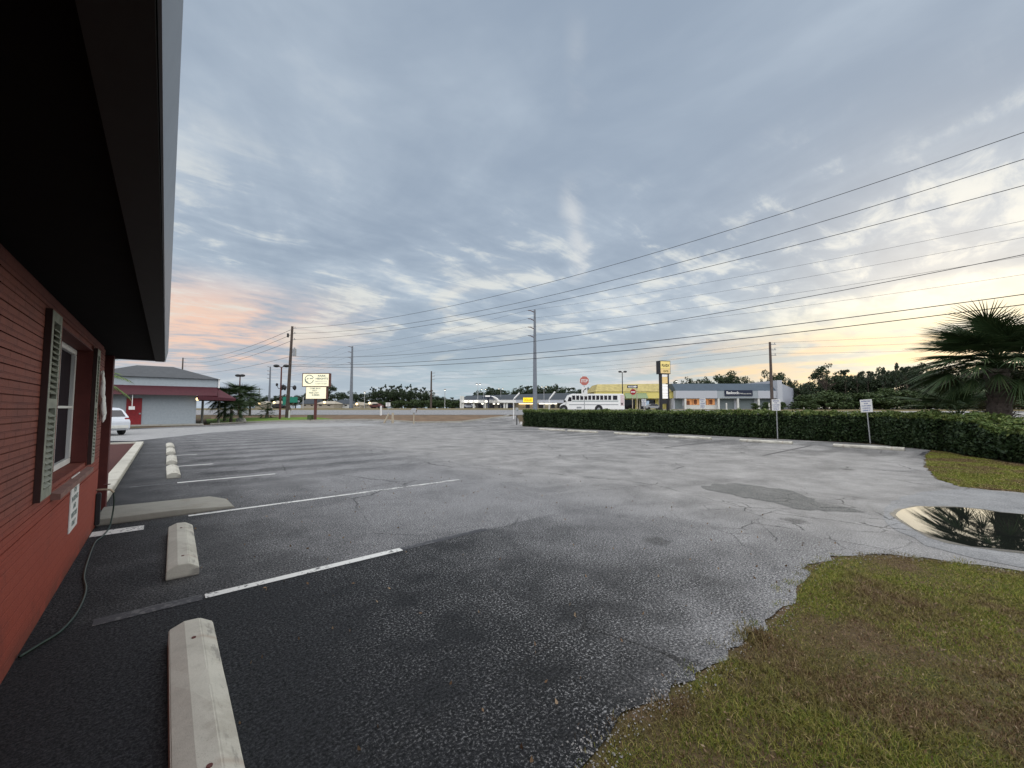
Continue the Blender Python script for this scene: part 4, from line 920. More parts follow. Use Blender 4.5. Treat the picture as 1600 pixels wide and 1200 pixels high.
for px, lab in [(1135,'white bollard at the left bay of the pale store'),(1201.5,'white bollard near the right end of the pale store'),(452.5,'small white marker at the foot of the leaning wooden pole')]:
    D = 100 if px > 1000 else 51.5; p = P3(px,630,D); m = MB(); m.cyl((0,0,0),(0,0,1.5 if D == 100 else .9),.17 if D == 100 else .10,n=10); m.ball((0,0,1.5 if D == 100 else .9),.17 if D == 100 else .1,n=10,m=4)
    o = m.build('bollard', M['offwhite'], loc=(p.x,p.y,T(D))); tag(o,lab,'bollard')
x, y = gp(376.5,660); m = MB(); m.ball((0,0,.16),.5,n=14,m=9,sq=(1.05,.7,.75),jit=.12); o = m.build('boulder', M['rock'], loc=(x,y,.03), smooth=False); tag(o,'pale boulder on the bright green verge','boulder')
# ------------------------------------------------------------------ grey building with maroon awning (left)
YF = 50.0
def FRY(name, label, cat, px, Y):
    d = ray(px, 640); o = thing(name, label, cat, (d.x*Y/d.y, Y, 0), 0)
    return o, (lambda q: ray(q,640).x*Y/ray(q,640).y-o.location.x), (lambda y, q=px: H+ray(q,y).z*Y/ray(q,y).y)
gb, X, Z = FRY('restaurant', 'low grey building with a maroon awning, grey hip roof and red door', 'building', 250, YF)
XL = X(120)
m = MB(); m.b2((XL,0,0),(X(306.5),11,Z(617))); m.build('wall', M['greywall'], gb)
m = MB(); m.prism([(-1.1,Z(617.5)),(-.9,Z(617.5)),(-.15,Z(603)),(-.02,Z(603)),(-.02,Z(616))],'x',XL,X(338)); m.build('awning', M['maroon'], gb)
m = MB(); z0, z1, zt_ = Z(624.5), Z(617.6), Z(604.5)
m.add([(X(307),-1.1,z0),(X(365),-1.1,z0-.05),(X(365),6,z0),(X(307),6,z0),(X(307),-1.1,z1),(X(366),-1.1,z1-.25),(X(366),6,z1-.25),(X(307),6,z1),(X(338.3),-.1,zt_),(X(340),5,zt_)],
   [(0,1,5,4),(1,2,6,5),(2,3,7,6),(3,0,4,7),(0,3,2,1),(4,5,8),(5,6,9,8),(4,8,9,7),(6,7,9)]); m.build('porch_canopy', M['maroon'], gb)
m = MB(); m.b2((XL,-.12,Z(603)),(X(339),10.5,Z(590))); m.build('band', M['band'], gb)
m = MB(); m.b2((X(338.9),-.3,Z(604)),(X(341.5),.3,Z(588))); m.build('corner_trim', M['white'], gb)
ZR = H+ray(262,573).z*55/ray(262,573).y; m = MB(); zb = Z(590)+.01; m.add([(XL,-.4,zb),(X(342),-.4,zb),(X(342),11.5,zb),(XL,11.5,zb),(X(205),5,ZR),(X(262)+.3,5,ZR)],[(0,1,5,4),(1,2,5),(2,3,4,5),(3,0,4),(0,3,2,1)]); m.build('roof', M['roof'], gb)
m = MB(); m.b2((X(197),-.06,.02),(X(221.5),-.004,Z(622.5))); d = m.build('door', M['reddoor'], gb)
m = MB(); m.b2((X(217.5),-.10,Z(647)),(X(220.5),-.061,Z(645))); m.build('handle', M['grey'], d)
m = MB(); m.b2((X(206.4),-.95,Z(635.0)),(X(207.6),-.9,Z(618))); m.b2((X(202),-.96,Z(640)),(X(211.5),-.88,Z(635))); m.build('hanging_sign', M['white'], gb)
m = MB(); m.ball((X(307.5),-.6,Z(623)),.15,n=10,m=6); m.build('porch_light', M['lampwarm'], gb)
for q, yy in ((322,5.2),(350,5.2)):
    m = MB(); m.cyl((X(q),yy,0),(X(q),yy,Z(624.6)),.11,n=8); m.build('porch_post', M['offwhite'], gb)
m = MB(); m.b2((XL,-1.0,0),(X(318),-.02,.13)); tag_o = m.build('walk', M['kerb']); tag_o.location = gb.location; tag(tag_o,'kerbed walk in front of the grey building', kind='structure')

# ------------------------------------------------------------------ parked white car
D = 24.6; p = P3(146, 660, D); car = thing('parked_car', 'white hatchback parked at the red door, its rear facing right', 'car', (p.x,p.y,0), -YAW-.42)
L2, W2_ = 2.2, .9
body = [(-L2,.35),(-L2,.75),(-L2+.15,.92),(-1.05,1.05),(-.45,1.48),(.3,1.66),(1.15,1.62),(1.55,1.52),(2.02,1.12),(2.12,.98),(2.22,.80),(2.20,.42),(2.05,.30),(1.78,.30)]
def arch(cx, r=.40):
    return [(cx+r*math.cos(a), .34+r*math.sin(a)) for a in [i*PI/8 for i in range(0,9)]]
pl = body[:-1]+arch(1.32)+arch(-1.38)+[(-1.85,.30)]
bm_ = MB(); n = len(pl); vs = []
for sgn in (-1,1):
    for (u,v) in pl: k = 1-.20*max(0,(v-.95)/.7)-.06*(abs(u)/2.2)**4; vs.append((u, sgn*W2_*k, v))
bm_.add(vs, [tuple(range(n-1,-1,-1)), tuple(range(n,2*n))]+[(i,(i+1)%n,n+(i+1)%n,n+i) for i in range(n)])
bm_.build('body', M['carpaint'], car, bevel=.03)
def sidew(u, v): return -(W2_*(1-.20*max(0,(v-.95)/.7)-.06*(abs(u)/2.2)**4)+.004)
m = MB()
for q in ([(-.95,1.08),(-.42,1.42),(.22,1.56),(.25,1.08)],[(.32,1.08),(.30,1.56),(1.05,1.54),(1.35,1.36),(1.50,1.12)]):
    for s_ in (1,-1): m.add([(u, s_*sidew(u,v), v) for u,v in q],[(0,1,2,3) if len(q)==4 else (0,1,2,3,4)])
m.add([(1.62,-.62,1.49),(1.62,.62,1.49),(2.05,.66,1.12),(2.05,-.66,1.12)],[(0,1,2,3)]); m.build('side_windows', M['glassdark'], car)
for s_ in (-1,1):
    m = MB(); m.b2((1.72,s_*.60,.93),(2.14,s_*.905,1.04)); m.build('tail_light', M['redlens'], car, bevel=.02)
for cx in (1.32,-1.38):
    for s_ in (-1,1):
        w_ = MB(); w_.cyl((cx,s_*.70,.34),(cx,s_*.895,.34),.34,n=24); wh = w_.build('wheel', M['rubber'], car, bevel=.02)
        w_ = MB(); w_.cyl((cx,s_*.89,.34),(cx,s_*.905,.34),.22,n=18); w_.build('rim', M['chrome'], wh)
m = MB(); m.b2((2.17,-.75,.42),(2.245,.75,.60)); m.build('bumper', M['offwhite'], car, bevel=.02)

# ------------------------------------------------------------------ white bus
D = 66; bus, X, Z = FR('bus', 'long white bus with a short bonnet on the side road, facing left', 'bus', 927, D)
zt = Z(615.2); zb = .45; xL, xr = X(887), X(976); W = 2.4
m = MB()
pr = [(xL,-1.2),(xr,-1.2)]
m.prism([(xL,zb),(xr,zb),(xr,zt-.35),(xr-.1,zt-.08),(xr-.4,zt),(xL+.9,zt),(xL+.25,zt-.15),(xL-.25,Z(626)),(xL-.3,zb+.2)],'y',0,W); m.build('body', M['white'], bus, bevel=.08)
m = MB(); m.prism([(X(877.2),zb),(xL-.02,zb),(xL-.02,Z(628)),(X(883.5),Z(629.5)),(X(878.3),Z(632)),(X(877),Z(634))],'y',.25,W-.25); m.build('bonnet', M['white'], bus, bevel=.08)
q = 893.8
for i in range(11):
    a = 894.2+i*6.25+(1.0 if i > 9 else 0); c = a+4.6+(2.4 if i == 10 else 0)
    m = MB(); m.b2((X(a),-.02,Z(624.7)),(X(c),.03,Z(618))); m.build('window', M['glassdark'], bus)
m = MB(); m.prism([(X(886.8),Z(627)),(X(893),Z(627)),(X(893),Z(620.5)),(X(889),Z(620.5))],'y',-.02,.03); m.build('cab_window', M['glassdark'], bus)
m = MB(); m.b2((X(893.5),-.03,Z(627.2)),(X(966),-.001,Z(626.2))); m.build('upper_stripe', M['signgreen'], bus)
m = MB(); m.b2((X(889),-.03,Z(632.6)),(X(966),-.001,Z(632.0))); m.build('lower_stripe', M['navy'], bus)
m = MB(); m.b2((X(901),-.02,Z(638)),(X(908.5),.02,Z(635.5))); m.build('vent', M['grey'], bus)
m = MB(); m.b2((X(970.5),-.02,Z(632.5)),(X(973),.02,Z(629.5))); m.build('tail_vent', M['black'], bus)
m = MB(); m.prism([(X(969.5),Z(617)),(X(975),Z(617)),(X(975.5),Z(634)),(X(969.5),Z(634))],'y',-.012,-.002); m.build('rear_panel', mat('pinkish_white_panel',(.62,.50,.50),.5), bus)
m = MB(); m.b2((X(880.5),-.35,Z(628.5)),(X(883.5),-.2,Z(625.5))); m.cyl((X(882.5),-.3,Z(628)),(X(886),.1,Z(627)),.03,n=5); m.build('mirror', M['black'], bus)
for c in (880.8,935.5):
    m = MB(); m.cyl((X(c),-.03,.5),(X(c),.35,.5),.5,n=24); wq = m.build('wheel', M['rubber'], bus)
    m = MB(); m.cyl((X(c),-.06,.5),(X(c),-.03,.5),.26,n=18); m.build('rim', M['chrome'], wq)
    m = MB(); m.cyl((X(c),-.015,.58),(X(c),.2,.58),.64,n=24); m.build('wheel_arch', M['black'], bus)
    
# ------------------------------------------------------------------ pale store with the dark sign
D = 105
st, X, Z = FR('pale_store', 'long pale grey store with a slate mansard and dark blue name sign', 'store', 1136, D)
ztop, zf1, zf0, zg = Z(598.5), Z(610.5), Z(622.3), 0
m = MB(); m.b2((X(1056.5),1.6,0),(X(1214),16,zf0-.02)); m.build('wall', M['lilac'], st)
m = MB()
segs = [(1056.5,1121),(1147+26,1214)]
m.b2((X(1056.5),0,zf0),(X(1121),1.6,zf1)); m.build('fascia', M['lilac'], st); m = MB(); m.b2((X(1185),0,zf0),(X(1214),1.6,zf1)); m.build('fascia', M['lilac'], st)
m = MB(); m.b2((X(1121),.05,zf0),(X(1185),1.6,zf1)); m.build('sign_band', M['greywall'], st)
m = MB(); m.prism([(0,zf1+.01),(2.6,ztop),(16,ztop),(16,zf1+.01)],'x',X(1056.5),X(1214)); m.build('mansard_roof', M['bluegreen'], st)
m = MB(); m.b2((X(1132.5),-.15,Z(618.6)),(X(1176),.04,Z(609.6))); m.build('sign_board', M['navy'], st)
m = MB(); add_text(m,'Badcock',(X(1145),-.16,Z(613.6)),3.3,.75); m.build('lettering', M['white'], st)
m = MB(); add_text(m,'& more',(X(1157.8),-.16,Z(614.6)),.9,.4); m.build('small_lettering', M['offwhite'], st); m = MB(); add_text(m,'HOME FURNITURE',(X(1167.5),-.16,Z(615.3)),2.1,.24); m.build('small_lettering', M['offwhite'], st)
for a, c, mt_, nm in [(1058.5,1070,'shade','bay'),(1073.5,1097,'orange_win','lit_window'),(1100,1121.5,'orange_win','lit_window'),(1126.5,1152,'shade','bay'),(1156,1184,'shade','bay'),(1189,1213,'shade','bay')]:
    m = MB(); lo = Z(632.5) if nm == 'lit_window' else .05; m.b2((X(a),1.52,lo),(X(c),1.60,zf0-.15)); wq = m.build(nm, M[mt_], st)
    if nm == 'lit_window':
        m = MB()
        for f_ in (.22,.5,.72): u = a+(c-a)*f_; m.b2((X(u),1.47,lo),(X(u)+.12,1.515,zf0-.15))
        m.b2((X(a+3),1.44,lo),(X(a+8),1.51,lo+1.0)); m.b2((X(c-9),1.44,lo+.2),(X(c-4),1.51,lo+1.3)); m.build('display', mat('brown_display',(.25,.09,.04)), wq)
for q in (1071.5,1123.5,1153.8,1186.3):
    m = MB(); m.b2((X(q)-.22,.1,0),(X(q)+.22,.5,zf0-.001)); m.build('column', M['offwhite'], st)
m = MB(); m.b2((X(1071.7),1.1,.0),(X(1123),1.45,Z(632.8))); m.build('window_sill', M['offwhite'], st)
m = MB(); m.b2((X(1214.05),-.4,0),(X(1221.5),16,Z(594.2))); m.build('end_pier', M['lilac'], st)
pb = P3(1246.5, 620, 128); # side wall runs back to the right
u = Vector((pb.x-st.location.x, pb.y-st.location.y)); lx, ly = u.dot(Vector(RT[:2])), u.dot(Vector(FH[:2]))
x0_ = X(1221.6); m = MB(); m.add([(x0_,.0,0),(lx,ly,0),(lx,ly,5.9),(x0_,0,Z(599)),(x0_-.4,16,0),(x0_-.4,16,Z(599))],[(0,1,2,3),(0,3,5,4),(1,4,5,2),(3,2,5)]); m.build('side_wall', mat('pale_side_wall',(.42,.44,.50),.8,var=.05), st)
m = MB(); m.b2((X(1056),-1.5,-.05),(X(1221),1.5,.12)); o = m.build('walk', M['kerb']); o.matrix_world = st.matrix_basis.copy(); tag(o,'concrete walk in front of the pale store', kind='structure')

# ------------------------------------------------------------------ yellow plaza
yp, X, Z = FR('yellow_plaza', 'pale yellow plaza with an olive mansard roof, left of the pale store', 'building', 993, 108)
m = MB(); m.b2((X(931),2.2,0),(X(1055),16,Z(622.5))); m.build('wall', M['yellowwall'], yp)
m = MB(); m.b2((X(931),0,Z(622.4)),(X(1055.8),2.2,Z(612))); m.build('fascia', M['yellowwall'], yp)
m = MB(); z0, z1 = Z(611.9), Z(598.2); m.add([(X(930),-.2,z0),(X(1055.8),-.2,z0),(X(1055.8),15,z0),(X(930),15,z0),(X(938),3.4,z1-.2),(X(1055.8),3.4,z1),(X(1055.8),11,z1),(X(938),11,z1-.2)],[(0,1,5,4),(1,2,6,5),(2,3,7,6),(3,0,4,7),(4,5,6,7),(0,3,2,1)]); m.build('roof', M['yellowroof'], yp)
m = MB(); z1 = Z(617); m.prism([(-1.6,Z(622.5)),(-.01,z1+.5),(-.01,Z(622.5))],'x',X(976),X(1010)); m.build('awning', mat('sage_awning',(.22,.28,.15),.7), yp)
for a, c in [(934,950),(954,972),(978,996),(1001,1010),(1012,1028),(1037,1042),(1046,1052)]:
    m = MB(); m.b2((X(a),2.1,Z(635) if a in (1012,) else .05),(X(c),2.19,Z(624))); m.build('shop_window', M['glassdark'] if a < 1030 else M['yellowwall'], yp)
m = MB(); m.b2((X(1003.5),-.1,Z(633)),(X(1014),.1,Z(626.5))); m.b2((X(1011),1.9,Z(635.5)),(X(1029),2.09,Z(634.6))); m.build('banner', mat('pale_blue_banner',(.45,.58,.72)), yp)
for q in (975,1000,1031,1044):
    m = MB(); m.b2((X(q)-.15,.2,0),(X(q)+.15,.5,Z(622.6))); m.build('column', M['cream'], yp)

# ------------------------------------------------------------------ strip mall in the distance
ml, X, Z = FR('strip_mall', 'long low strip mall with a charcoal roof and pale fascia behind the highway', 'building', 820, 150)
m = MB(); m.b2((X(722),3,0),(X(905),18,Z(629.5))); m.build('wall', mat('beige_shop_wall',(.30,.27,.21),.8), ml)
m = MB(); m.b2((X(722),0,Z(629.5)),(X(905),3,Z(624.0))); m.build('fascia', M['lilac'], ml)
m = MB(); z0, z1 = Z(623.9), Z(617.5); m.add([(X(720),-.3,z0),(X(907),-.3,z0),(X(907),18,z0),(X(720),18,z0),(X(726),6,z1),(X(903),6,z1+1.1),(X(903),13,z1+1.1),(X(726),13,z1)],[(0,1,5,4),(1,2,6,5),(2,3,7,6),(3,0,4,7),(4,5,6,7),(0,3,2,1)]); m.build('roof', M['darkroof'], ml)
m = MB(); m.b2((X(817.5),-.5,Z(628.2)),(X(838.5),-.02,Z(621.4))); m.build('yellow_sign', M['neon'], ml)
m = MB(); add_text(m,'DOLLAR 1.25',(X(828),-.52,Z(624.8)),4.2,1.0); m.build('sign_lettering', mat('dark_yellow_letters',(.45,.22,.0)), ml)
for a, c in [(811,839),(843,852),(853,864),(866,871)]:
    m = MB(); m.b2((X(a),2.2,Z(631.3)),(X(c),2.9,Z(630.0))); m.build('lit_strip', M['lampwarm'] if a == 811 else M['lamp'], ml)
for a, c in [(728,740),(744,756),(762,772),(778,786),(790,800),(822,828),(842,850),(862,868),(872,880)]:
    m = MB(); m.b2((X(a),2.85,.1),(X(c),2.99,Z(631))); m.build('shop_window', M['glassdark'], ml)
# canopy station with lights
cs, X, Z = FR('fuel_canopy', 'low open canopy building with a row of round lights by the highway', 'building', 765, 126)
m = MB(); m.b2((X(721),0,Z(629.2)),(X(806),7,Z(625.2))); m.build('canopy', M['white'], cs)
for q in (728.2,736.2,744,760.5,778.5,772,754):
    m = MB(); m.ball((X(q),-.4,Z(627.4 if q not in (778.5,772,754) else 631)),.42 if q < 765 and q != 754 else .28,n=12,m=6,sq=(1.25,.4,.6)); m.build('lamp', M['lamp'], cs)
for q in (719.8,723.2,740,758,762.5,788,792):
    m = MB(); m.b2((X(q)-.28,.4,0),(X(q)+.28,.8,Z(629.3 if q > 724 else 618.5))); m.build('column', M['offwhite'], cs)
m = MB(); m.prism([(X(754),Z(622.6)),(X(772),Z(622.6)),(X(770),Z(620.2)),(X(754),Z(621.2))],'y',-1.5,-.6); m.b2((X(762),-1.2,0),(X(764.2),-.8,Z(622.6))); m.build('dark_stand', M['navy'], cs)
m = MB(); m.b2((X(758.5),-1.4,Z(620.1)),(X(766),-1.0,Z(618.2))); m.build('white_top_sign', M['lit_panel'], cs)
m = MB(); m.tube([(X(768),-.6,Z(620.5)),(X(773),-.6,Z(621.5)),(X(777),-.6,Z(624)),(X(779),-.6,Z(628))],.35,n=6); m.build('arch', M['white'], cs)
# houses beyond the highway on the left
def house(px0, px1, D, yw, yr, mt_, lab, roofm='darkroof', lit=True, ridge=.5, gable=False):
    pc = (px0+px1)/2; o, X, Z = FR('house', lab, 'house', pc, D, 'houses across the highway')
    a, c = X(px0), X(px1); m = MB(); m.b2((a,0,0),(c,7,Z(yw))); m.build('wall', M[mt_], o)
    m = MB()
    if gable: m.add([(a-.2,-.2,Z(yw)),(c+.2,-.2,Z(yw)),((a+c)/2,-.2,Z(yr)),(a-.2,7,Z(yw)),(c+.2,7,Z(yw)),((a+c)/2,7,Z(yr))],[(0,1,2),(3,5,4),(0,2,5,3),(1,4,5,2),(0,3,4,1)])
    else: m.add([(a-.3,-.4,Z(yw)),(c+.3,-.4,Z(yw)),(c+.3,7.4,Z(yw)),(a-.3,7.4,Z(yw)),(a+(c-a)*.18,3.5,Z(yr)),(c-(c-a)*.18,3.5,Z(yr))],[(0,1,5,4),(1,2,5),(2,3,4,5),(3,0,4),(0,3,2,1)])
    m.build('roof', M[roofm], o)
    m = MB(); w_ = c-a
    for f_ in (.2,.65): m.b2((a+w_*f_,-.05,.8),(a+w_*(f_+.14),-.005,Z(yw)-.35))
    m.build('window', M['glassdark'], o)
    if lit: m = MB(); m.ball(((a+c)/2,-.3,Z(yw)+.5),.42,n=8,m=6); m.build('lit_lamp', M['lampwarm'], o)
house(399,414,150,632,627,'cream','lit cream cottage left of the small palm shrub','cream')
house(424,434,150,631,626,'offwhite','white lit cottage between the small palm shrub and the twin floodlight post','cream')
house(470,494,138,631,620,'cream','low dark roofed house behind the lit sign',lit=False)
house(493,522,138,631,626.5,'cream','house with a pale lit roof just right of the lit sign','cream')
house(520,548,145,631,624,'offwhite','long pale house with a charcoal roof left of the grey steel pole',lit=False)
house(552,564,146,633.5,628,'cream','small cream gabled cottage right of the grey steel pole','cream',gable=True)
house(570,586,150,632,628.2,'cream','cream cottage left of the square white sign','cream',gable=False)
# distant parked cars
def small_car(px, D, mt_, lab):
    o, X, Z = FR('parked_car', lab, 'car', px, D, 'cars far across the highway', rz=random.uniform(-.4,.4))
    m = MB(); m.prism([(-2.1,.3),(2.1,.3),(2.15,.8),(1.3,.95),(.8,1.4),(-.8,1.42),(-1.5,.95),(-2.15,.85)],'y',-.85,.85); m.build('body', M[mt_], o, bevel=.06)
    m = MB(); m.prism([(1.15,.98),(.75,1.34),(-.72,1.36),(-1.3,.98)],'y',-.86,.86); m.build('windows', M['glassdark'], o)
    for cx in (-1.3,1.3):
        m = MB(); m.cyl((cx,-.88,.33),(cx,.88,.33),.33,n=14); m.build('wheel', M['rubber'], o)
small_car(589,125,'rust','dark reddish car across the highway by the cream cottage')
small_car(733,135,'carpaint','white car under the first lights of the low canopy')
small_car(793,136,'navy','dark car at the right end of the low canopy')
small_car(1020,101,'grey','grey car in front of the yellow plaza windows')
small_car(437,120,'black','dark car by the twin floodlight post')

# ------------------------------------------------------------------ palms
def strip(m, p0, d, up, L, w, droop, n=4, mi=0):
    side = d.cross(up).normalized(); pts = []
    for i in range(n+1):
        t = i/n; p = p0+d*(L*t)+Vector((0,0,-droop*t*t*L)); ww = w*(1-t)**.7*(.6+.4*min(1,t*4)); pts += [p-side*ww*.5, p+side*ww*.5]
    b = 0; m.add(pts, [(2*i,2*i+1,2*i+3,2*i+2) for i in range(n)], mi)
def fan_leaf(seed):
    # petiole along +X rising, blades spread round a bent midrib
    r = random.Random(seed); m = MB(); Lp = r.uniform(.9,1.15)
    pet = [Vector((Lp*t,0,.10*math.sin(t*PI)-.25*t*t)) for t in (0,.25,.5,.75,1)]; m.tube(pet,[.020,.016,.012,.010,.008],n=5)
    d0 = (pet[-1]-pet[-2]).normalized(); base = pet[-1]
    for i in range(46):
        a = -2.35+4.7*i/45+r.uniform(-.03,.03); up = Vector((0,0,1)); q = base+d0*(.16*math.cos(a*.5)**2)
        d = (d0*math.cos(a)+Vector((0,1,0))*math.sin(a)); d.z += .10*abs(math.sin(a))-.12; d.normalize()
        L = (.62+.26*math.cos(a*.6))*r.uniform(.88,1.08)
        strip(m, q, d, up, L, .042, .08+.22*r.random())
    return m
sabal_src = {}
def sabal(px, D, zc, tr, scale, lab, n=34, seed=1, dead=5, zg=0):
    p = P3(px, 630, D); rt = thing('palm_tree', lab, 'palm', (p.x,p.y,zg), 0)
    r = random.Random(seed); m = MB(); k = 14; pts = [(.04*math.sin(i*.7),.03*math.cos(i),zc*i/k) for i in range(k+1)]; m.tube(pts,[tr*(1.12 if i % 2 else .95) for i in range(k+1)],n=14)
    for i in range(170):                              # old leaf bases
        a = r.uniform(0,2*PI); z = r.uniform(.1,zc); q = Vector((math.cos(a)*tr*.9,math.sin(a)*tr*.9,z)); m.tube([q, q+Vector((math.cos(a)*.10,math.sin(a)*.10,.16))],[.035,.012],n=4)
    m.build('trunk', M['palmbark'], rt)
    for i in range(n+dead):
        old = i >= n; s = r.choice((1,2,3)); key = (s, old)
        if key not in sabal_src:
            o = fan_leaf(s).build('dry_frond' if old else 'frond', M['palmdead'] if old else M['palm'], rt); sabal_src[key] = o.data
        else: o = bpy.data.objects.new('dry_frond' if old else 'frond', sabal_src[key]); C.objects.link(o); o.parent = rt
        a = i*2.399+r.uniform(-.2,.2); el = (1.5-1.60*(i/n)**1.1) if not old else r.uniform(-1.3,-1.0)
        o.location = (0,0,zc-.05+(.0 if not old else -.3)); o.rotation_euler = (0,-el,a); k_ = scale*r.uniform(.85,1.12); o.scale = (k_,k_,k_)
    return rt
sabal(1562, 15.2, 3.10, .30, 1.30, 'large fan palm with a shaggy trunk behind the hedge at the right edge', n=84, seed=4, dead=1)
sabal(1668, 17.5, 3.3, .27, 1.25, 'second fan palm standing just beyond the right edge', n=30, seed=9)
sabal(1497, 19.0, 1.15, .22, 1.15, 'low young fan palm left of the large shaggy palm', n=26, seed=12, dead=3)
def feather_frond(seed, L=1.7):
    r = random.Random(seed); m = MB(); N = 16; pts = [Vector((L*t*.92,0,.55*math.sin(t*2.0)*L*.45-.75*t**2.2*L*.55)) for t in [i/N for i in range(N+1)]]
    m.tube(pts,[.016*(1-.8*i/N) for i in range(N+1)],n=5)
    for i in range(2,N*3):
        t = i/(N*3); k = t*N; j = int(k); p = pts[j].lerp(pts[min(j+1,N)], k-j); d = (pts[min(j+1,N)]-pts[j]).normalized()
        for s_ in (-1,1):
            dd = (d*.65+Vector((0,s_*.85,-.05+.25*r.random()))).normalized(); strip(m, p, dd, Vector((0,0,1)), .42*(1-.55*abs(t-.45)*1.6), .024, .55, n=3)
    return m
fsrc = {}
def feather_palm(x, y, zc, n, scale, lab, seed, trunk=.14, mtn='palmbright'):
    rt = thing('palm_tree', lab, 'palm', (x,y,0), 0); r = random.Random(seed)
    m = MB(); m.tube([(0,0,0),(.03,0,zc*.5),(0,0,zc)],[trunk*1.2,trunk,trunk*.9],n=10); m.build('trunk', M['palmbark'], rt)
    for i in range(n):
        old = i >= n-3; key = (r.choice((1,2)), old)
        if key not in fsrc: o = feather_frond(key[0]).build('dry_frond' if old else 'frond', M['palmdead'] if old else M[mtn], rt); fsrc[key] = o.data
        else: o = bpy.data.objects.new('dry_frond' if old else 'frond', fsrc[key]); C.objects.link(o); o.parent = rt
        o.location = (0,0,zc); o.rotation_euler = (0,-(1.0-1.25*i/n),i*2.399); k = scale*r.uniform(.85,1.1); o.scale = (k,k,k)
feather_palm(-1.95, 15.5, 2.15, 26, .72, 'small feathery palm in the red mulch bed behind the brick corner', 3)
# palm shrubs by the canopy of the grey building
def spiky(px, D, ty, wpx, lab, seed, mtn='palm', n=22, trunk=.12):
    p = P3(px,630,D); zb = T(D); h = P3(px,ty,D).z-zb; rt = thing('palm_shrub', lab, 'palm', (p.x,p.y,zb), 0); r = random.Random(seed)
    m = MB(); m.tube([(0,0,0),(0,0,h*.62)],[trunk*1.2,trunk],n=8); m.build('trunk', M['palmbark'], rt)
    sc = wpx/635*D/3.3
    m = MB()
    for i in range(n):
        a = i*2.399; el = 1.35-1.7*i/n; q = Matrix.Rotation(a,3,'Z') @ Matrix.Rotation(-el,3,'Y')
        f = fan_leaf(1+i%3); b0 = len(m.v); 
        m.add([q @ (Vector(v)*sc)+Vector((0,0,h*.64)) for v in f.v], f.f)
    m.build('crown', M[mtn], rt)
spiky(352, 47, 604, 50, 'bushy palm beside the end of the maroon canopy', 2, n=44)
spiky(376, 49, 601, 52, 'taller bushy palm right of the maroon canopy', 3, n=46)
spiky(391, 55, 612, 34, 'smaller dark palm at the right of the palm clump', 4, n=36)
spiky(362, 44, 627, 46, 'low dense palm at the foot of the palm clump', 5, n=44)
spiky(418.5, 52, 626, 20, 'small upright palm shrub left of the twin floodlight post', 6, n=20)
spiky(417, 51.5, 643, 26, 'low bushy plant at the foot of the small palm shrub', 8, mtn='palm', n=18)
spiky(453, 70, 632, 16, 'reddish brown shrub behind the leaning wooden pole', 7, mtn='palmdead', n=16)

# ------------------------------------------------------------------ trees
ORD = ['first','second','third','fourth','fifth','sixth','seventh','eighth','ninth','tenth','eleventh','twelfth','thirteenth','fourteenth','fifteenth','sixteenth','seventeenth','eighteenth','nineteenth','twentieth','twenty-first','twenty-second','twenty-third','twenty-fourth','twenty-fifth','twenty-sixth','twenty-seventh','twenty-eighth','twenty-ninth','thirtieth']
def row(items, what, where, group):
    for i, it in enumerate(sorted(items, key=lambda q: q[1])):
        put_tree(*it, f'{ORD[i]} {what} from the left {where}', group)
R = random.Random(11)
prof = lambda x, tb: float(np.interp(x,[t[0] for t in tb],[t[1] for t in tb]))
tb = [(395,622),(430,616),(470,618),(505,600),(520,603),(545,607),(575,607),(600,603),(625,601),(645,603),(665,607),(680,612),(700,617),(722,624),(740,626)]
row([('pine', x+R.uniform(-2,2), R.uniform(172,182), prof(x,tb)+R.uniform(-2.5,2), R.uniform(13,18)) for x in range(568,672,6)], 'tall dark pine', 'in the pine row across the highway', 'pines across the highway')
row([('oak', x+R.uniform(-3,3), R.uniform(160,168), prof(x,tb)+R.uniform(3,9), R.uniform(22,32)) for x in range(500,730,10)], 'dark round tree', 'in the wood behind the highway and the cottages', 'dark trees across the highway')
row([('bush', x+R.uniform(-3,3), R.uniform(152,158), 624+R.uniform(-3,3), R.uniform(20,28)) for x in range(590,722,9)], 'dense leafy bush', 'along the foot of the wood across the highway', 'bushes across the highway')
row([('oak', x+R.uniform(-3,3), R.uniform(186,196), prof(x,tb)+R.uniform(-1,3), R.uniform(22,30)) for x in range(385,505,13)], 'dark tree', 'behind the lit cottages at the left', 'dark trees behind the cottages')
put_tree('round', 510, 170, 597, 36, 'airy tree rising directly right of the lit sign')
tb2 = [(735,626),(745,616),(765,607),(785,609),(800,616),(818,606),(828,606),(850,607),(862,603),(880,606),(900,610),(925,607)]
row([('oak' if i % 3 else 'pine', x+R.uniform(-2,2), R.uniform(182,192), prof(x,tb2)+R.uniform(-5,-1), R.uniform(24,34)) for i, x in enumerate(range(742,938,7))], 'dark tree', 'behind the roof of the distant strip mall', 'trees behind the strip mall')
row([('pine' if i % 2 else 'oak', x, 150, y, w_) for i, (x, y, w_) in enumerate([(985,601,14),(998,600,16),(1012,601,14),(1030,602,14),(942,606,16)])], 'small tree top', 'above the olive roof of the yellow plaza', 'tree tops above the yellow plaza')
row([('oak',1062,150,594,26),('round',1076,150,589,30),('oak',1096,152,588,26),('oak',1108,152,591,22),('oak',1133,150,578,40),('oak',1148,154,580,40),('oak',1163,150,588,30),('round',1190,150,592,18),('oak',1213,148,577,40),('oak',1232,150,588,26)], 'leafy tree', 'above the roof of the pale store', 'trees behind the pale store')
tb3 = [(1240,598),(1262,597),(1300,592),(1320,580),(1345,578),(1370,576),(1395,574),(1410,568),(1430,572),(1450,570),(1480,575),(1600,570)]
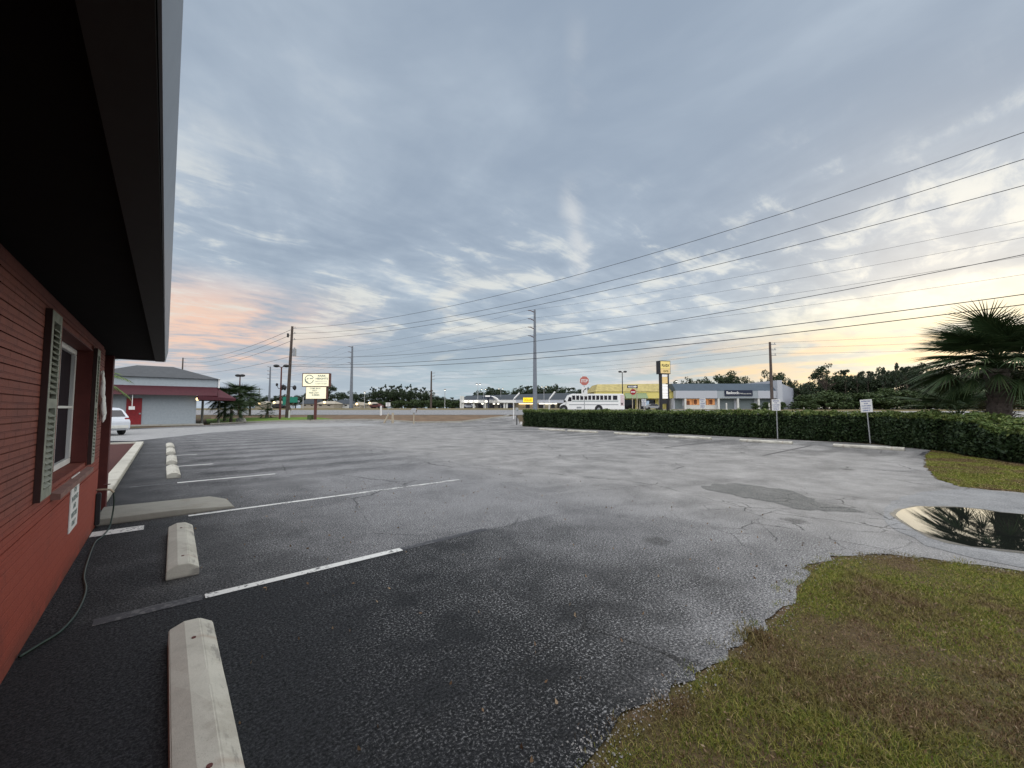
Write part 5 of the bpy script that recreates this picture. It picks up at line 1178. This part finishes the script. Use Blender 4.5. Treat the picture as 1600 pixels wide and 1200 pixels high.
row([('oak', x+R.uniform(-4,4), R.uniform(120,128), prof(x,tb3)+R.uniform(-4,7), R.uniform(36,52)) for x in range(1246,1650,15)], 'dark tree', 'in the wood right of the pale store', 'trees of the right hand wood')
row([('pine', x, 116, y, 26) for x, y in [(1322,577),(1341,580),(1358,579),(1381,574),(1402,567),(1418,572),(1442,570)]], 'thin crowned pine', 'rising from the wood right of the pale store', 'pines of the right hand wood')
row([('bush', x+R.uniform(-3,3), R.uniform(104,112), R.uniform(603,616), R.uniform(46,62)) for x in range(1258,1650,16)], 'dense dark bush', 'along the foot of the right hand wood', 'bushes of the right hand wood')
put_tree('round', 1292, 112, 568, 52, 'round airy bare-limbed tree standing above the wood right of the pale store', v=0)
put_tree('bush', 1268, 98, 618, 30, 'rounded pale green bush at the end of the pale store', v=0)
row([('bush',1180,101,628,18),('bush',1197,101,627,20),('bush',1222,100,626,16)], 'green shrub', 'in front of the right end of the pale store', 'shrubs before the pale store')

# ------------------------------------------------------------------ sky, sun, camera
w = bpy.data.worlds.new('World'); bpy.context.scene.world = w; w.use_nodes = True; nt = w.node_tree; nt.nodes.clear()
class WN(NT):
    def __init__(s): s.t = nt
t = WN(); g = t.co('Generated'); x, y, z = t.sep(g)
SUN_AZ = math.radians(88); SUN_EL = math.radians(13)
sk = t.n('ShaderNodeTexSky', sky_type='NISHITA'); sk.sun_disc = False; sk.sun_elevation = SUN_EL; sk.sun_rotation = SUN_AZ; sk.air_density = 1.2; sk.dust_density = 2.0; sk.ozone_density = 2
zc = t.math('MAXIMUM', z, 0.0); iz = t.math('DIVIDE', 1.0, t.math('ADD', zc, .09))
# azimuth frame of the photograph's middle: a = across, b = ahead
a_ = t.math('ADD', t.math('MULTIPLY', x, RT.x), t.math('MULTIPLY', y, RT.y)); b_ = t.math('ADD', t.math('MULTIPLY', x, FH.x), t.math('MULTIPLY', y, FH.y))
u = t.math('MULTIPLY', x, iz); v = t.math('MULTIPLY', y, iz)
pc = t.n('ShaderNodeCombineXYZ', X=u, Y=v, Z=0.0).outputs[0]
n1 = t.noise(pc, .42, 7, .58, .35); n2 = t.noise(t.vscale(pc, (1.0,.55,1)), 1.5, 6, .54, .5); n3 = t.noise(t.vscale(pc,(.6,1.3,1)), 4.2, 6, .62, .4)
cl = t.math('ADD', t.math('MULTIPLY', n1, .55), t.math('ADD', t.math('MULTIPLY', n2, .32), t.math('ADD', t.math('MULTIPLY', t.math('MULTIPLY', t.math('SUBTRACT', n3, .5), .26), t.math('SUBTRACT', 1, t.smooth(zc, .25, .6))), .13)))
el = z
sunv = t.math('ADD', t.math('MULTIPLY', x, math.sin(SUN_AZ)), t.math('MULTIPLY', y, math.cos(SUN_AZ)))   # +1 towards the sun side
lowf = t.math('SUBTRACT', 1, t.smooth(el, .02, .42))
# slate cloud body with lighter breaks
body = t.ramp(t.smooth(cl, .46, .72), [(0,(.325,.40,.505)),(.4,(.44,.52,.62)),(.75,(.61,.675,.74)),(1,(.82,.84,.84))])
body = t.mix(t.math('MULTIPLY', lowf, .35), body, (.50,.60,.68))
# glow of the low sun on the right, pink on the left
gr = t.math('MULTIPLY', t.smooth(sunv, .90, 1.0), t.math('SUBTRACT', 1, t.smooth(el, .08, .27)))
grm = t.math('MULTIPLY', gr, t.math('ADD', .10, t.math('MULTIPLY', t.smooth(cl, .50, .66), .95)), True)
c = t.mix(grm, body, (.95,.87,.56))
orng = t.math('MULTIPLY', t.math('MULTIPLY', t.smooth(sunv,.80,.97), t.math('MULTIPLY', t.smooth(el,.03,.07), t.math('SUBTRACT',1,t.smooth(el,.10,.17)))), t.smooth(n2,.42,.6))
c = t.mix(t.math('MULTIPLY', orng, .8), c, (.98,.66,.38))
lv_ = t.math('ADD', t.math('MULTIPLY', a_, -1.0), t.math('MULTIPLY', el, .0))
pk = t.math('MULTIPLY', t.smooth(lv_, .22, .62), t.math('MULTIPLY', t.smooth(el, .05, .11), t.math('SUBTRACT', 1, t.smooth(el, .17, .29))))
c = t.mix(t.math('MULTIPLY', pk, t.math('ADD', .12, t.math('MULTIPLY', t.smooth(cl, .50, .62), .95))), c, (.97,.66,.52))
cream = t.math('MULTIPLY', t.math('MULTIPLY', t.smooth(el,.08,.15), t.math('SUBTRACT',1,t.smooth(el,.22,.36))), t.math('MULTIPLY', t.smooth(n2,.50,.66), t.math('SUBTRACT',1,t.smooth(sunv,.5,.9))))
c = t.mix(t.math('MULTIPLY', cream, .55), c, (.82,.76,.66))
dap = t.math('MULTIPLY', t.math('MULTIPLY', t.smooth(el,.12,.20), t.math('SUBTRACT',1,t.smooth(el,.34,.55))), t.smooth(t.math('ADD', t.math('MULTIPLY', n2, .5), t.math('MULTIPLY', n3, .5)), .50, .62))
c = t.mix(t.math('MULTIPLY', dap, .7), c, (.84,.85,.80))
# bright torn streak a little right of the middle
az = t.math('DIVIDE', a_, t.math('MAXIMUM', b_, .05)); wob = t.math('MULTIPLY', t.math('SUBTRACT', n2, .5), .20)
dz_ = t.math('ABSOLUTE', t.math('SUBTRACT', t.math('SUBTRACT', az, .165), wob))
stk = t.math('MULTIPLY', t.math('SUBTRACT', 1, t.smooth(dz_, .0, .042)), t.math('MULTIPLY', t.math('ADD', t.math('MULTIPLY', t.smooth(el, .27, .33), t.math('SUBTRACT', 1, t.smooth(el, .44, .52))), t.math('MULTIPLY', t.math('MULTIPLY', t.smooth(el, .58, .64), t.math('SUBTRACT', 1, t.smooth(el, .66, .73))), .35)), t.math('MULTIPLY', t.smooth(b_, .1, .3), t.smooth(n3, .30, .56))))
c = t.mix(t.math('MULTIPLY', stk, .55), c, (.78,.79,.79))
# pale clear band above the horizon
hz = t.math('SUBTRACT', 1, t.smooth(el, .0, .16)); clear = t.math('MULTIPLY', hz, t.math('SUBTRACT', 1, t.smooth(cl, .54, .64)))
c = t.mix(t.math('MULTIPLY', clear, .75), c, t.mix(t.smooth(sunv,.2,.9), t.mix(t.smooth(lv_,.0,.5),(.36,.55,.68),(.50,.57,.66)), (.50,.64,.66)))
# added sky fill behind and overhead, out of view, to brighten the ground
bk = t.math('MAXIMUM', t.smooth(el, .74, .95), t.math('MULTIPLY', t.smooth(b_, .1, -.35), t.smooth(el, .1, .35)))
c = t.mix(bk, c, (1.0,1.0,1.03)); k_b = t.math('ADD', 1.0, t.math('MULTIPLY', bk, SKY_FILL))
c = t.mix(t.smooth(el, -.01, -.06), c, (.08,.08,.08))
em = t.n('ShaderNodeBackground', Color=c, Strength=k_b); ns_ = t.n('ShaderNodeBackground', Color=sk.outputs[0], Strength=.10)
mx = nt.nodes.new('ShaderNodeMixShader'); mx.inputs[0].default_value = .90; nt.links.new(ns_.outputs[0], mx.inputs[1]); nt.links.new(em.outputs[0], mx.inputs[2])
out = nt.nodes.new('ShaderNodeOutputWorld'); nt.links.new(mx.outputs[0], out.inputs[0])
ld = bpy.data.lights.new('sun','SUN'); ld.energy = .6; ld.angle = math.radians(50); ld.color = (1,.86,.62); lo_ = bpy.data.objects.new('sun', ld); C.objects.link(lo_)
sd = Vector((math.sin(SUN_AZ)*math.cos(SUN_EL), math.cos(SUN_AZ)*math.cos(SUN_EL), math.sin(SUN_EL))); lo_.rotation_euler = sd.to_track_quat('Z','Y').to_euler()
cd = bpy.data.cameras.new('camera'); cam = bpy.data.objects.new('camera', cd); C.objects.link(cam); bpy.context.scene.camera = cam
cd.sensor_width = 36; cd.lens = F_PX/1600*36; cd.clip_start = .05; cd.clip_end = 3000
cam.matrix_world = Matrix(((RT.x,UP.x,-FW.x,0),(RT.y,UP.y,-FW.y,0),(RT.z,UP.z,-FW.z,H),(0,0,0,1)))
sc = bpy.context.scene; sc.view_settings.view_transform = 'Standard'; sc.view_settings.look = 'None'; sc.view_settings.exposure = 0; sc.view_settings.gamma = 1
sc.cycles.max_bounces = 5; sc.cycles.diffuse_bounces = 2; sc.cycles.transparent_max_bounces = 4
sc.cycles.sample_clamp_indirect = 4
# drop unused template trees
for vs in TREES.values():
    for r_ in vs:
        if r_.name not in [o.name for o in bpy.data.objects if o.get('label')]:
            if not r_.get('label'):
                for ch in list(r_.children): bpy.data.objects.remove(ch)
                bpy.data.objects.remove(r_)
